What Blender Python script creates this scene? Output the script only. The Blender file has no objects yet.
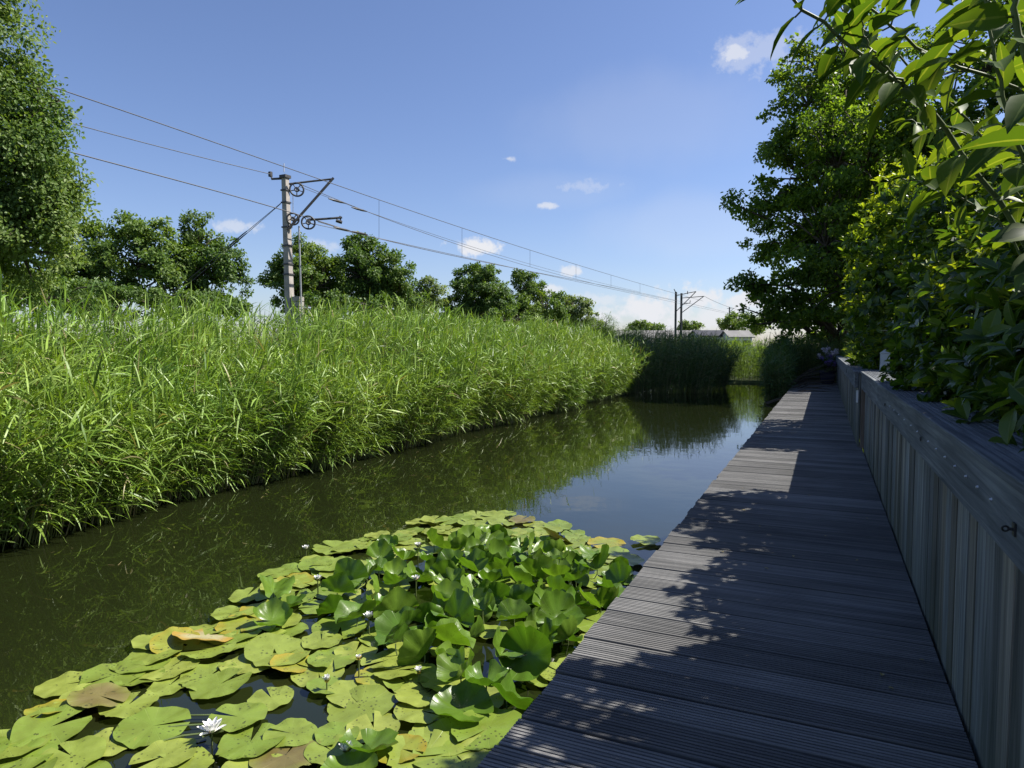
import bpy, math, numpy as np
from math import radians as rad, sin, cos, tan, pi, atan2

rng = np.random.default_rng(11)
scene = bpy.context.scene
COL = scene.collection

# ------------------------------------------------------------------ camera frame
F = 685.0
YAW, PITCH = rad(24.5), rad(3.15)
CAM = np.array([0.0, 0.0, 1.8])
RT = np.array([cos(YAW), sin(YAW), 0.0])
FW = np.array([-sin(YAW) * cos(PITCH), cos(YAW) * cos(PITCH), -sin(PITCH)])
UP = np.cross(RT, FW)
HZ = 384 - F * tan(PITCH)


def ray(px, py):
    return FW + (px - 512) / F * RT - (py - 384) / F * UP


def P(px, py, z):
    return CAM + z * ray(px, py)


def onZ(px, py, h):
    d = ray(px, py)
    return CAM + d * ((h - CAM[2]) / d[2])


# ------------------------------------------------------------------ mesh helpers
def mk(name, V, FL, mats, parent=None, smooth=False, mi=None):
    """V (n,3), FL list of int arrays (m,k)."""
    V = np.ascontiguousarray(V, dtype=np.float32)
    FL = [np.asarray(f, dtype=np.int32) for f in FL if len(f)]
    me = bpy.data.meshes.new(name)
    me.vertices.add(len(V))
    me.vertices.foreach_set('co', V.ravel())
    loops = np.concatenate([f.ravel() for f in FL])
    tot = np.concatenate([np.full(len(f), f.shape[1], np.int32) for f in FL])
    st = np.concatenate([[0], np.cumsum(tot)[:-1]]).astype(np.int32)
    me.loops.add(len(loops))
    me.loops.foreach_set('vertex_index', loops)
    me.polygons.add(len(tot))
    me.polygons.foreach_set('loop_start', st)
    if mi is not None:
        me.polygons.foreach_set('material_index', np.asarray(mi, np.int32))
    me.polygons.foreach_set('use_smooth', np.full(len(tot), bool(smooth)))
    me.update(calc_edges=True)
    for m in (mats if isinstance(mats, (list, tuple)) else [mats]):
        me.materials.append(m)
    o = bpy.data.objects.new(name, me)
    COL.objects.link(o)
    if parent is not None:
        o.parent = parent
        o.matrix_parent_inverse = parent.matrix_basis.inverted()
    return o


class MB:
    def __init__(s):
        s.V, s.F, s.n, s.mi = [], {}, 0, {}

    def add(s, V, Fc, mat=0):
        V = np.asarray(V, float).reshape(-1, 3)
        Fs = Fc if isinstance(Fc, list) else [Fc]
        for f in Fs:
            f = np.asarray(f, int)
            if len(f) == 0:
                continue
            k = f.shape[1]
            s.F.setdefault(k, []).append(f + s.n)
            s.mi.setdefault(k, []).append(np.full(len(f), mat))
        s.V.append(V)
        s.n += len(V)
        return s

    def box(s, lo, hi, mat=0):
        x0, y0, z0 = lo
        x1, y1, z1 = hi
        V = [(x0, y0, z0), (x1, y0, z0), (x1, y1, z0), (x0, y1, z0), (x0, y0, z1), (x1, y0, z1), (x1, y1, z1), (x0, y1, z1)]
        return s.add(V, np.array(BOXF), mat)

    def obox(s, c, ax, ay, az, mat=0):
        c, ax, ay, az = map(np.asarray, (c, ax, ay, az))
        V = [c + i * ax + j * ay + k * az for k in (-1, 1) for i, j in ((-1, -1), (1, -1), (1, 1), (-1, 1))]
        return s.add(V, np.array(BOXF), mat)

    def tube(s, pts, r, sides=8, mat=0, caps=True):
        V, Fc = tube(pts, r, sides, caps)
        return s.add(V, Fc, mat)

    def build(s, name, mats, parent=None, smooth=False):
        ks = sorted(s.F)
        return mk(name, np.concatenate(s.V), [np.concatenate(s.F[k]) for k in ks], mats, parent, smooth,
                  np.concatenate([np.concatenate(s.mi[k]) for k in ks]))


BOXF = [(0, 3, 2, 1), (4, 5, 6, 7), (0, 1, 5, 4), (1, 2, 6, 5), (2, 3, 7, 6), (3, 0, 4, 7)]


def nz(v):
    v = np.asarray(v, float)
    return v / np.maximum(np.linalg.norm(v, axis=-1, keepdims=True), 1e-9)


def tube(pts, r, sides=8, caps=True):
    pts = np.asarray(pts, float)
    n = len(pts)
    r = np.broadcast_to(np.asarray(r, float), (n,))
    t = nz(np.gradient(pts, axis=0))
    ref = np.array([0, 0, 1.0]) if abs(t[:, 2]).mean() < .8 else np.array([1.0, 0, 0])
    a = nz(np.cross(t, ref))
    b = np.cross(t, a)
    ang = np.arange(sides) * 2 * pi / sides
    V = pts[:, None] + r[:, None, None] * (np.cos(ang)[None, :, None] * a[:, None] + np.sin(ang)[None, :, None] * b[:, None])
    V = V.reshape(-1, 3)
    i = np.arange(n - 1)[:, None] * sides
    j = np.arange(sides)[None]
    q = np.stack([i + j, i + (j + 1) % sides, i + sides + (j + 1) % sides, i + sides + j], -1).reshape(-1, 4)
    out = [q]
    if caps and sides > 2:
        out.append(np.array([list(range(sides))[::-1], list(range((n - 1) * sides, n * sides))]))
    return V, out


def torus(c, axis, R, r, n=20, m=6):
    c = np.asarray(c, float)
    axis = nz(axis)
    e1 = nz(np.cross(axis, [0.3, 0.2, 0.9]))
    e2 = np.cross(axis, e1)
    V, Fc = [], []
    for i in range(n):
        a = 2 * pi * i / n
        d = cos(a) * e1 + sin(a) * e2
        for j in range(m):
            b = 2 * pi * j / m
            V.append(c + d * (R + r * cos(b)) + axis * r * sin(b))
            Fc.append((i * m + j, ((i + 1) % n) * m + j, ((i + 1) % n) * m + (j + 1) % m, i * m + (j + 1) % m))
    return np.array(V), np.array(Fc)


def inst(tv, tf, pos, d, nrm, scale, wid=None):
    """copies of a leaf template: +Y along d, +Z towards nrm."""
    Y = nz(d)
    X = nz(np.cross(Y, nrm))
    Z = np.cross(X, Y)
    N, k = len(pos), len(tv)
    sc = np.broadcast_to(np.asarray(scale, float), (N,))[:, None, None]
    w = np.ones(N) if wid is None else np.broadcast_to(np.asarray(wid, float), (N,))
    V = pos[:, None] + sc * (tv[None, :, 0:1] * X[:, None] * w[:, None, None] + tv[None, :, 1:2] * Y[:, None] + tv[None, :, 2:3] * Z[:, None])
    Fc = (tf[None] + (np.arange(N) * k)[:, None, None]).reshape(-1, tf.shape[1])
    return V.reshape(-1, 3), Fc


def leaf3(rows, width, fold=.12, droop=.25, wave=0.0):
    """three-column leaf template, length 1 along +Y."""
    V = []
    for i, (t, w) in enumerate(zip(rows, width)):
        z = -droop * t * t
        for s in (-1, 0, 1):
            V.append((s * w * .5, t, z + abs(s) * (fold * w + wave * (1 if i % 2 else -1))))
    Fq = []
    for i in range(len(rows) - 1):
        for c in (0, 1):
            a = i * 3 + c
            Fq.append((a, a + 1, a + 4, a + 3))
    return np.array(V, float), np.array(Fq)


KITE = (np.array([(0, 0, 0), (.36, .5, .10), (0, 1, -.08), (-.36, .5, .10)], float), np.array([(0, 1, 2, 3)]))
HEX = (np.array([(0, 0, 0), (.30, .3, .08), (.27, .68, .06), (0, 1, -.1), (-.27, .68, .06), (-.30, .3, .08)], float),
       np.array([(0, 1, 2, 3), (0, 3, 4, 5)]))
LAUREL = leaf3([0, .12, .35, .62, .85, 1], [.03, .20, .41, .45, .29, .01], .20, .2)
LANCE = leaf3([0, .07, .2, .35, .5, .65, .8, .92, 1], [.03, .14, .29, .34, .33, .27, .18, .08, .004], .24, .30, .008)
NARROW = leaf3([0, .3, .7, 1], [.03, .10, .08, .004], .2, .35)


def rdirs(n):
    v = rng.normal(size=(n, 3))
    return nz(v)


# ------------------------------------------------------------------ properties
def edge_attr(o):
    """0 on the midrib, 1 at the rim, for meshes made of three-column leaves."""
    n = len(o.data.vertices)
    at = o.data.attributes.new('edge', 'FLOAT', 'POINT')
    at.data.foreach_set('value', np.tile(np.array([1.0, 0.0, 1.0], np.float32), n // 3 + 1)[:n])
    return o


def tag(o, label=None, cat=None, group=None, kind=None):
    if label: o['label'] = label
    if cat: o['category'] = cat
    if group: o['group'] = group
    if kind: o['kind'] = kind
    return o


def empty(name, loc, label, cat, group=None):
    o = bpy.data.objects.new(name, None)
    COL.objects.link(o)
    o.location = [float(v) for v in loc]
    o.empty_display_size = .2
    bpy.context.view_layer.update()
    return tag(o, label, cat, group)


# ------------------------------------------------------------------ materials
def new_mat(name):
    m = bpy.data.materials.new(name)
    m.use_nodes = True
    nt = m.node_tree
    nt.nodes.clear()
    out = nt.nodes.new('ShaderNodeOutputMaterial')
    return m, nt, out


def N(nt, t, **kw):
    n = nt.nodes.new(t)
    for k, v in kw.items():
        if k.startswith('i_'):
            n.inputs[k[2:].replace('_', ' ')].default_value = v
        elif k.startswith('n_'):
            n.inputs[int(k[2:])].default_value = v
        else:
            setattr(n, k, v)
    return n


def L(nt, a, b):
    nt.links.new(a, b)


def ramp(nt, stops, interp='LINEAR'):
    r = nt.nodes.new('ShaderNodeValToRGB')
    r.color_ramp.interpolation = interp
    e = r.color_ramp.elements
    while len(e) > 1:
        e.remove(e[-1])
    e[0].position = stops[0][0]
    e[0].color = (*stops[0][1], 1)
    for p, c in stops[1:]:
        x = e.new(p)
        x.color = (*c, 1)
    return r


def math1(nt, op, a, b=None, c=None):
    n = nt.nodes.new('ShaderNodeMath')
    n.operation = op
    for i, v in enumerate((a, b, c)):
        if v is None: continue
        if isinstance(v, (int, float)): n.inputs[i].default_value = v
        else: L(nt, v, n.inputs[i])
    return n.outputs[0]


def mixc(nt, fac, a, b, blend='MIX'):
    n = nt.nodes.new('ShaderNodeMix')
    n.data_type = 'RGBA'
    n.blend_type = blend
    for s, v in ((n.inputs[0], fac), (n.inputs[6], a), (n.inputs[7], b)):
        if isinstance(v, (int, float)): s.default_value = v
        elif isinstance(v, tuple): s.default_value = (*v, 1)
        else: L(nt, v, s)
    return n.outputs[2]


def leaf_mat(name, stops, trans=.35, rough=.45, spec=.4, nscale=.6, nvar=.35, tcol=(1.25, 1.25, .45), back=None, rib=False):
    m, nt, out = new_mat(name)
    g = N(nt, 'ShaderNodeNewGeometry')
    r = ramp(nt, stops)
    L(nt, g.outputs['Random Per Island'], r.inputs[0])
    tc = N(nt, 'ShaderNodeTexCoord')
    no = N(nt, 'ShaderNodeTexNoise', i_Scale=nscale, i_Detail=3.0)
    L(nt, tc.outputs['Object'], no.inputs['Vector'])
    hs = N(nt, 'ShaderNodeHueSaturation')
    v = math1(nt, 'MULTIPLY_ADD', no.outputs[0], nvar * 2, 1 - nvar)
    L(nt, v, hs.inputs['Value'])
    L(nt, math1(nt, 'MULTIPLY_ADD', no.outputs[0], -.06, .53), hs.inputs['Hue'])
    L(nt, r.outputs[0], hs.inputs['Color'])
    col = hs.outputs[0]
    if rib:
        at = N(nt, 'ShaderNodeAttribute', attribute_name='edge')
        fr = math1(nt, 'LESS_THAN', at.outputs['Fac'], .09)
        col = mixc(nt, math1(nt, 'MULTIPLY', fr, .5), col, (.20, .26, .08))
        n4 = N(nt, 'ShaderNodeTexNoise', i_Scale=60.0, i_Detail=3.0)
        L(nt, tc.outputs['Object'], n4.inputs['Vector'])
        r4 = ramp(nt, [(.62, (0, 0, 0)), (.75, (1, 1, 1))])
        L(nt, n4.outputs[0], r4.inputs[0])
        col = mixc(nt, math1(nt, 'MULTIPLY', r4.outputs[0], .35), col, (.13, .12, .03))
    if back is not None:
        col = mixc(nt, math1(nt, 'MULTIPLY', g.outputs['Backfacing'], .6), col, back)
    p = N(nt, 'ShaderNodeBsdfPrincipled', i_Roughness=rough)
    p.inputs['Specular IOR Level'].default_value = spec
    L(nt, col, p.inputs['Base Color'])
    t = N(nt, 'ShaderNodeBsdfTranslucent')
    L(nt, mixc(nt, 1.0, col, tcol, 'MULTIPLY'), t.inputs[0])
    mx = N(nt, 'ShaderNodeMixShader')
    mx.inputs[0].default_value = trans
    L(nt, p.outputs[0], mx.inputs[1])
    L(nt, t.outputs[0], mx.inputs[2])
    L(nt, mx.outputs[0], out.inputs[0])
    return m


def simple_mat(name, col, rough=.6, metal=0.0, var=.25, scale=6.0, spec=.4, bump=.0):
    m, nt, out = new_mat(name)
    tc = N(nt, 'ShaderNodeTexCoord')
    no = N(nt, 'ShaderNodeTexNoise', i_Scale=scale, i_Detail=5.0)
    L(nt, tc.outputs['Object'], no.inputs['Vector'])
    c0 = tuple(v * (1 - var) for v in col)
    c1 = tuple(min(1, v * (1 + var)) for v in col)
    r = ramp(nt, [(.3, c0), (.7, c1)])
    L(nt, no.outputs[0], r.inputs[0])
    p = N(nt, 'ShaderNodeBsdfPrincipled', i_Roughness=rough, i_Metallic=metal)
    p.inputs['Specular IOR Level'].default_value = spec
    L(nt, r.outputs[0], p.inputs['Base Color'])
    if bump:
        b = N(nt, 'ShaderNodeBump', i_Strength=bump, i_Distance=.02)
        L(nt, no.outputs[0], b.inputs['Height'])
        L(nt, b.outputs[0], p.inputs['Normal'])
    L(nt, p.outputs[0], out.inputs[0])
    return m


def wood_mat(name, c_dark, c_mid, c_light, axis='X', algae=None, rough=.7, spec=.25, tint=.3):
    """weathered boards: grain stretched along one axis, a tint per board."""
    m, nt, out = new_mat(name)
    tc = N(nt, 'ShaderNodeTexCoord')
    g = N(nt, 'ShaderNodeNewGeometry')
    s = {'X': (1.2, 45, 45), 'Y': (26, .9, 26), 'Z': (24, 24, .8)}[axis]
    off = N(nt, 'ShaderNodeVectorMath', operation='MULTIPLY_ADD')
    comb = N(nt, 'ShaderNodeCombineXYZ')
    for k in range(3): L(nt, g.outputs['Random Per Island'], comb.inputs[k])
    L(nt, comb.outputs[0], off.inputs[0])
    off.inputs[1].default_value = (17, 23, 31)
    L(nt, tc.outputs['Object'], off.inputs[2])
    mp = N(nt, 'ShaderNodeMapping')
    mp.inputs['Scale'].default_value = s
    L(nt, off.outputs[0], mp.inputs[0])
    no = N(nt, 'ShaderNodeTexNoise', i_Scale=1.0, i_Detail=6.0, i_Roughness=.65, i_Distortion=.4 if axis == 'X' else 1.3)
    L(nt, mp.outputs[0], no.inputs['Vector'])
    n2 = N(nt, 'ShaderNodeTexNoise', i_Scale=1.7, i_Detail=4.0)
    L(nt, tc.outputs['Object'], n2.inputs['Vector'])
    r = ramp(nt, [(.25, c_dark), (.5, c_mid), (.75, c_light)])
    L(nt, no.outputs[0], r.inputs[0])
    hs = N(nt, 'ShaderNodeHueSaturation')
    v = math1(nt, 'MULTIPLY_ADD', g.outputs['Random Per Island'], tint * 2, 1 - tint)
    v = math1(nt, 'MULTIPLY', v, math1(nt, 'MULTIPLY_ADD', n2.outputs[0], .9, .55))
    L(nt, v, hs.inputs['Value'])
    L(nt, r.outputs[0], hs.inputs['Color'])
    col = hs.outputs[0]
    if tint > .35:
        wf = math1(nt, 'POWER', math1(nt, 'FRACT', math1(nt, 'MULTIPLY', g.outputs['Random Per Island'], 7.31)), 2.0)
        col = mixc(nt, math1(nt, 'MULTIPLY', wf, .7), col, mixc(nt, 1.0, col, (1.25, 1.0, .72), 'MULTIPLY'))
    if algae:
        sx = N(nt, 'ShaderNodeSeparateXYZ')
        L(nt, tc.outputs['Object'], sx.inputs[0])
        mr = N(nt, 'ShaderNodeMapRange')
        mr.inputs[1].default_value, mr.inputs[2].default_value = algae[1], algae[0]
        L(nt, math1(nt, 'ADD', sx.outputs[2], math1(nt, 'MULTIPLY', no.outputs[0], .25)), mr.inputs[0])
        col = mixc(nt, math1(nt, 'MULTIPLY', mr.outputs[0], .55), col, (.085, .105, .06))
    p = N(nt, 'ShaderNodeBsdfPrincipled', i_Roughness=rough)
    p.inputs['Specular IOR Level'].default_value = spec
    L(nt, col, p.inputs['Base Color'])
    b = N(nt, 'ShaderNodeBump', i_Strength=.35, i_Distance=.006)
    L(nt, no.outputs[0], b.inputs['Height'])
    L(nt, b.outputs[0], p.inputs['Normal'])
    L(nt, p.outputs[0], out.inputs[0])
    return m


def pad_mat(name, c0, c1, vein, rough=.38, trans=.15, spots=.6, edge=None):
    m, nt, out = new_mat(name)
    oi = N(nt, 'ShaderNodeObjectInfo')
    tc = N(nt, 'ShaderNodeTexCoord')
    r = ramp(nt, [(0, c0), (1, c1)])
    L(nt, oi.outputs['Random'], r.inputs[0])
    off = N(nt, 'ShaderNodeVectorMath', operation='MULTIPLY_ADD')
    cb = N(nt, 'ShaderNodeCombineXYZ')
    for k in range(3): L(nt, oi.outputs['Random'], cb.inputs[k])
    L(nt, cb.outputs[0], off.inputs[0])
    off.inputs[1].default_value = (41, 57, 23)
    L(nt, tc.outputs['Object'], off.inputs[2])
    no = N(nt, 'ShaderNodeTexNoise', i_Scale=9.0, i_Detail=5.0)
    L(nt, off.outputs[0], no.inputs['Vector'])
    sx = N(nt, 'ShaderNodeSeparateXYZ')
    L(nt, tc.outputs['Object'], sx.inputs[0])
    ang = math1(nt, 'ARCTAN2', sx.outputs[1], sx.outputs[0])
    saw = math1(nt, 'ABSOLUTE', math1(nt, 'SINE', math1(nt, 'MULTIPLY', ang, 8.0)))
    vm = math1(nt, 'SMOOTH_MIN', saw, .12, .05)
    vm = math1(nt, 'SUBTRACT', 1.0, math1(nt, 'MULTIPLY', vm, 8.3))
    col = mixc(nt, math1(nt, 'MULTIPLY', vm, .5), r.outputs[0], vein)
    nr2 = ramp(nt, [(.38, (0, 0, 0)), (.68, (1, 1, 1))])
    L(nt, no.outputs[0], nr2.inputs[0])
    col = mixc(nt, math1(nt, 'MULTIPLY', nr2.outputs[0], .6), col, (c0[0] * .75, c0[1] * .62, c0[2] * .6))
    if edge:
        rr = math1(nt, 'SQRT', math1(nt, 'ADD', math1(nt, 'POWER', sx.outputs[0], 2.0), math1(nt, 'POWER', sx.outputs[1], 2.0)))
        e = N(nt, 'ShaderNodeMapRange')
        e.inputs[1].default_value, e.inputs[2].default_value = .09, .17
        L(nt, math1(nt, 'ADD', rr, math1(nt, 'MULTIPLY_ADD', no.outputs[0], .14, -.07)), e.inputs[0])
        col = mixc(nt, e.outputs[0], col, edge)
    if spots:
        vo = N(nt, 'ShaderNodeTexVoronoi', i_Scale=38.0)
        L(nt, off.outputs[0], vo.inputs['Vector'])
        n3 = N(nt, 'ShaderNodeTexNoise', i_Scale=7.0)
        L(nt, off.outputs[0], n3.inputs['Vector'])
        th = math1(nt, 'MULTIPLY_ADD', n3.outputs[0], 1.0, -.36)
        sp = math1(nt, 'LESS_THAN', vo.outputs[0], th)
        col = mixc(nt, math1(nt, 'MULTIPLY', sp, spots), col, (.035, .035, .012))
    p = N(nt, 'ShaderNodeBsdfPrincipled', i_Roughness=rough)
    p.inputs['Specular IOR Level'].default_value = .5
    L(nt, col, p.inputs['Base Color'])
    b = N(nt, 'ShaderNodeBump', i_Strength=.35, i_Distance=.012)
    L(nt, math1(nt, 'ADD', no.outputs[0], math1(nt, 'MULTIPLY', vm, -.25)), b.inputs['Height'])
    L(nt, b.outputs[0], p.inputs['Normal'])
    t = N(nt, 'ShaderNodeBsdfTranslucent')
    L(nt, mixc(nt, 1.0, col, (1.1, 1.25, .4), 'MULTIPLY'), t.inputs[0])
    mx = N(nt, 'ShaderNodeMixShader')
    mx.inputs[0].default_value = trans
    L(nt, p.outputs[0], mx.inputs[1]); L(nt, t.outputs[0], mx.inputs[2])
    L(nt, mx.outputs[0], out.inputs[0])
    return m


M = {}
M['reed'] = leaf_mat('reed_leaf', [(0, (.08, .155, .024)), (.3, (.165, .275, .034)), (.62, (.235, .355, .05)), (.965, (.26, .37, .10)), (.985, (.28, .25, .11)), (1, (.33, .28, .14))], .27, .42, .35, .5, .3)
M['reed_far'] = leaf_mat('reed_leaf_far', [(0, (.12, .2, .03)), (.5, (.18, .28, .04)), (1, (.24, .34, .06))], .5, .5, .2, .5, .25)
M['reed_shaded'] = leaf_mat('reed_leaf_shaded', [(0, (.04, .085, .022)), (.5, (.06, .12, .03)), (.95, (.09, .16, .04)), (1, (.22, .2, .1))], .3, .45, .35, .5, .3)  # darker copy of the reed leaf, tree shade put into its colour
M['reed_stem'] = simple_mat('reed_stem', (.16, .19, .06), .5, 0, .4, 3)
M['reed_dead'] = simple_mat('dead_reed_stem', (.30, .24, .13), .7, 0, .3, 3)
M['bark'] = simple_mat('bark', (.085, .07, .055), .85, 0, .4, 9, .2, .6)
M['tree_a'] = leaf_mat('foliage_fresh', [(0, (0.083, 0.138, 0.025)), (.5, (0.131, 0.207, 0.034)), (1, (0.207, 0.276, 0.062))], .42, .5, .35, .35, .35)
M['tree_b'] = leaf_mat('foliage_deep', [(0, (0.062, 0.117, 0.025)), (.6, (0.096, 0.165, 0.033)), (1, (0.138, 0.213, 0.048))], .42, .5, .35, .35, .35)
M['tree_c'] = leaf_mat('foliage_lime', [(0, (0.082, 0.144, 0.026)), (.6, (0.120, 0.198, 0.036)), (1, (0.180, 0.252, 0.058))], .42, .5, .35, .35, .35)
M['tree_d'] = leaf_mat('foliage_silver', [(0, (0.117, 0.172, 0.055)), (.6, (0.166, 0.228, 0.083)), (1, (0.262, 0.310, 0.138))], .42, .5, .35, .35, .35)
M['tree_tall'] = leaf_mat('foliage_tall_tree', [(0, (0.078, 0.132, 0.027)), (.5, (0.120, 0.198, 0.039)), (1, (0.203, 0.270, 0.084))], .42, .5, .3, .5, .4)
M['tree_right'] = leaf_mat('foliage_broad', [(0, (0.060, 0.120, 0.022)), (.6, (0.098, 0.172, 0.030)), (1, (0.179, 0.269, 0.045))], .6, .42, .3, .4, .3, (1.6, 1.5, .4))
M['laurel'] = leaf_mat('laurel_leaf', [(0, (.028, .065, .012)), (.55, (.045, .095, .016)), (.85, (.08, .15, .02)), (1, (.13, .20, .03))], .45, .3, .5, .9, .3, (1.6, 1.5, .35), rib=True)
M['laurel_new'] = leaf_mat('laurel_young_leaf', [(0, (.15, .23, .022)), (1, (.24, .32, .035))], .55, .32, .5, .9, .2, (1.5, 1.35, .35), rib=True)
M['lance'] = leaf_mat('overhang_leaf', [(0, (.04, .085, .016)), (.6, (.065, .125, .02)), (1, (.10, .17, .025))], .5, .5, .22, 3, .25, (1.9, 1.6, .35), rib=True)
M['varieg'] = None
M['greenstem'] = simple_mat('green_stem', (.10, .135, .045), .5, 0, .25, 12)
M['twig'] = simple_mat('twig', (.07, .055, .035), .8, 0, .3, 20)
M['deck'] = wood_mat('deck_hardwood', (.072, .073, .073), (.142, .141, .138), (.235, .228, .22), 'X', None, .8, .08, .30)
M['fence'] = wood_mat('fence_boards', (.045, .052, .053), (.15, .16, .158), (.31, .32, .31), 'Z', (.4, 1.15), .8, .12, .46)
M['rail'] = wood_mat('fence_rail', (.05, .057, .064), (.12, .13, .14), (.22, .235, .245), 'Y', None, .8, .12, .15)
M['brownpost'] = wood_mat('post_brown', (.10, .075, .06), (.16, .125, .10), (.22, .18, .15), 'Z')
M['steel'] = simple_mat('galvanised_steel', (.42, .42, .42), .4, .7, .2, 20)
M['darksteel'] = simple_mat('dark_steel', (.06, .06, .06), .5, .6, .3, 10)
M['concrete'] = simple_mat('mast_concrete', (.30, .275, .25), .8, 0, .18, 5, .3, .3)
M['wire'] = simple_mat('copper_wire', (.07, .07, .075), .5, .3, .2, 3)
M['insul'] = simple_mat('brown_insulator', (.03, .028, .028), .4, 0, .2, 8)
M['grey_roof'] = simple_mat('grey_roof', (.17, .165, .16), .75, 0, .15, .8)
M['dark_roof'] = simple_mat('dark_roof_tiles', (.035, .035, .04), .6, 0, .2, 2)
M['white_wall'] = simple_mat('white_render', (.55, .54, .53), .8, 0, .06, 1)
M['brick'] = simple_mat('brick_wall', (.24, .14, .10), .85, 0, .2, 6)
M['glass'] = simple_mat('window_glass', (.03, .035, .04), .08, 0, .1, 1, .6)
M['pot'] = simple_mat('glazed_pot', (.035, .04, .07), .25, 0, .2, 5, .5)
M['whitepost'] = simple_mat('white_paint', (.7, .7, .7), .6, 0, .08, 8)
M['litter'] = leaf_mat('dry_leaf', [(0, (.20, .15, .07)), (.6, (.30, .25, .12)), (1, (.22, .26, .07))], .2, .7, .2)
M['petal'] = simple_mat('white_petal', (.82, .82, .80), .45, 0, .04, 20)
M['purple'] = leaf_mat('purple_petal', [(0, (.13, .09, .28)), (1, (.25, .17, .42))], .3, .5, .3, 2, .1, (1, 1, 1))
M['palepetal'] = leaf_mat('pale_petal', [(0, (.55, .48, .55)), (1, (.75, .7, .74))], .3, .5, .3, 2, .1, (1, 1, 1))
M['stamen'] = simple_mat('yellow_stamen', (.75, .48, .04), .5, 0, .2, 60)
M['sepal'] = simple_mat('green_sepal', (.10, .13, .04), .5, 0, .2, 20)

# pads
M['pad'] = pad_mat('lily_pad_matt', (.145, .215, .028), (.25, .29, .055), (.26, .32, .09), .36, .12, .8)
M['pad_up'] = pad_mat('lily_leaf_glossy', (.075, .16, .016), (.15, .245, .028), (.19, .28, .05), .34, .34, .25)
M['pad_old'] = pad_mat('lily_pad_yellowing', (.22, .24, .03), (.19, .25, .035), (.26, .27, .06), .4, .12, .9, (.27, .215, .02))
M['pad_brown'] = pad_mat('lily_pad_brown', (.11, .09, .03), (.16, .135, .045), (.2, .18, .09), .35, .1, .8, (.17, .18, .04))
M['pad_pale'] = pad_mat('lily_pad_pale', (.33, .29, .14), (.36, .33, .18), (.40, .36, .2), .4, .1, .5, (.34, .22, .04))


def varieg_mat():
    m, nt, out = new_mat('variegated_leaf')
    tc = N(nt, 'ShaderNodeUVMap')
    at = N(nt, 'ShaderNodeAttribute', attribute_name='edge')
    no = N(nt, 'ShaderNodeTexNoise', i_Scale=22.0, i_Detail=3.0)
    t2 = N(nt, 'ShaderNodeTexCoord')
    L(nt, t2.outputs['Object'], no.inputs['Vector'])
    f = math1(nt, 'GREATER_THAN', math1(nt, 'ADD', at.outputs['Fac'], math1(nt, 'MULTIPLY_ADD', no.outputs[0], .8, -.4)), .55)
    col = mixc(nt, f, (.035, .065, .02), (.11, .145, .05))
    p = N(nt, 'ShaderNodeBsdfPrincipled', i_Roughness=.45)
    L(nt, col, p.inputs['Base Color'])
    t = N(nt, 'ShaderNodeBsdfTranslucent')
    L(nt, mixc(nt, 1.0, col, (1.2, 1.2, .5), 'MULTIPLY'), t.inputs[0])
    mx = N(nt, 'ShaderNodeMixShader'); mx.inputs[0].default_value = .25
    p.inputs['Specular IOR Level'].default_value = .15
    L(nt, p.outputs[0], mx.inputs[1]); L(nt, t.outputs[0], mx.inputs[2]); L(nt, mx.outputs[0], out.inputs[0])
    return m


M['varieg'] = varieg_mat()


def water_mat():
    m, nt, out = new_mat('canal_water')
    tc = N(nt, 'ShaderNodeTexCoord')
    n1 = N(nt, 'ShaderNodeTexNoise', i_Scale=2.2, i_Detail=2.0)
    n2 = N(nt, 'ShaderNodeTexNoise', i_Scale=11.0, i_Detail=2.0)
    L(nt, tc.outputs['Object'], n1.inputs['Vector']); L(nt, tc.outputs['Object'], n2.inputs['Vector'])
    h = math1(nt, 'ADD', n1.outputs[0], math1(nt, 'MULTIPLY', n2.outputs[0], .15))
    b = N(nt, 'ShaderNodeBump', i_Strength=.032, i_Distance=.06)
    L(nt, h, b.inputs['Height'])
    p = N(nt, 'ShaderNodeBsdfPrincipled', i_Roughness=.012, i_IOR=1.47)
    p.inputs['Base Color'].default_value = (.010, .0135, .004, 1)
    L(nt, b.outputs[0], p.inputs['Normal'])
    L(nt, p.outputs[0], out.inputs[0])
    return m


M['water'] = water_mat()


def ground_mat():
    m, nt, out = new_mat('bank_soil_and_grass')
    tc = N(nt, 'ShaderNodeTexCoord')
    n1 = N(nt, 'ShaderNodeTexNoise', i_Scale=.15, i_Detail=6.0)
    n2 = N(nt, 'ShaderNodeTexNoise', i_Scale=6.0, i_Detail=5.0)
    L(nt, tc.outputs['Object'], n1.inputs['Vector']); L(nt, tc.outputs['Object'], n2.inputs['Vector'])
    r = ramp(nt, [(.3, (.05, .045, .025)), (.5, (.06, .085, .022)), (.7, (.10, .13, .035))])
    L(nt, math1(nt, 'MULTIPLY_ADD', n2.outputs[0], .5, math1(nt, 'MULTIPLY', n1.outputs[0], .5)), r.inputs[0])
    p = N(nt, 'ShaderNodeBsdfPrincipled', i_Roughness=.9)
    L(nt, r.outputs[0], p.inputs['Base Color'])
    b = N(nt, 'ShaderNodeBump', i_Strength=.6, i_Distance=.05)
    L(nt, n2.outputs[0], b.inputs['Height']); L(nt, b.outputs[0], p.inputs['Normal'])
    L(nt, p.outputs[0], out.inputs[0])
    return m


M['ground'] = ground_mat()

# ------------------------------------------------------------------ terrain and water
def gz(x, y):
    if -6.9 < x < 0.75 and -60 < y < 35.2:
        return -1.0
    return .12 if x < 0 else .34


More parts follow.
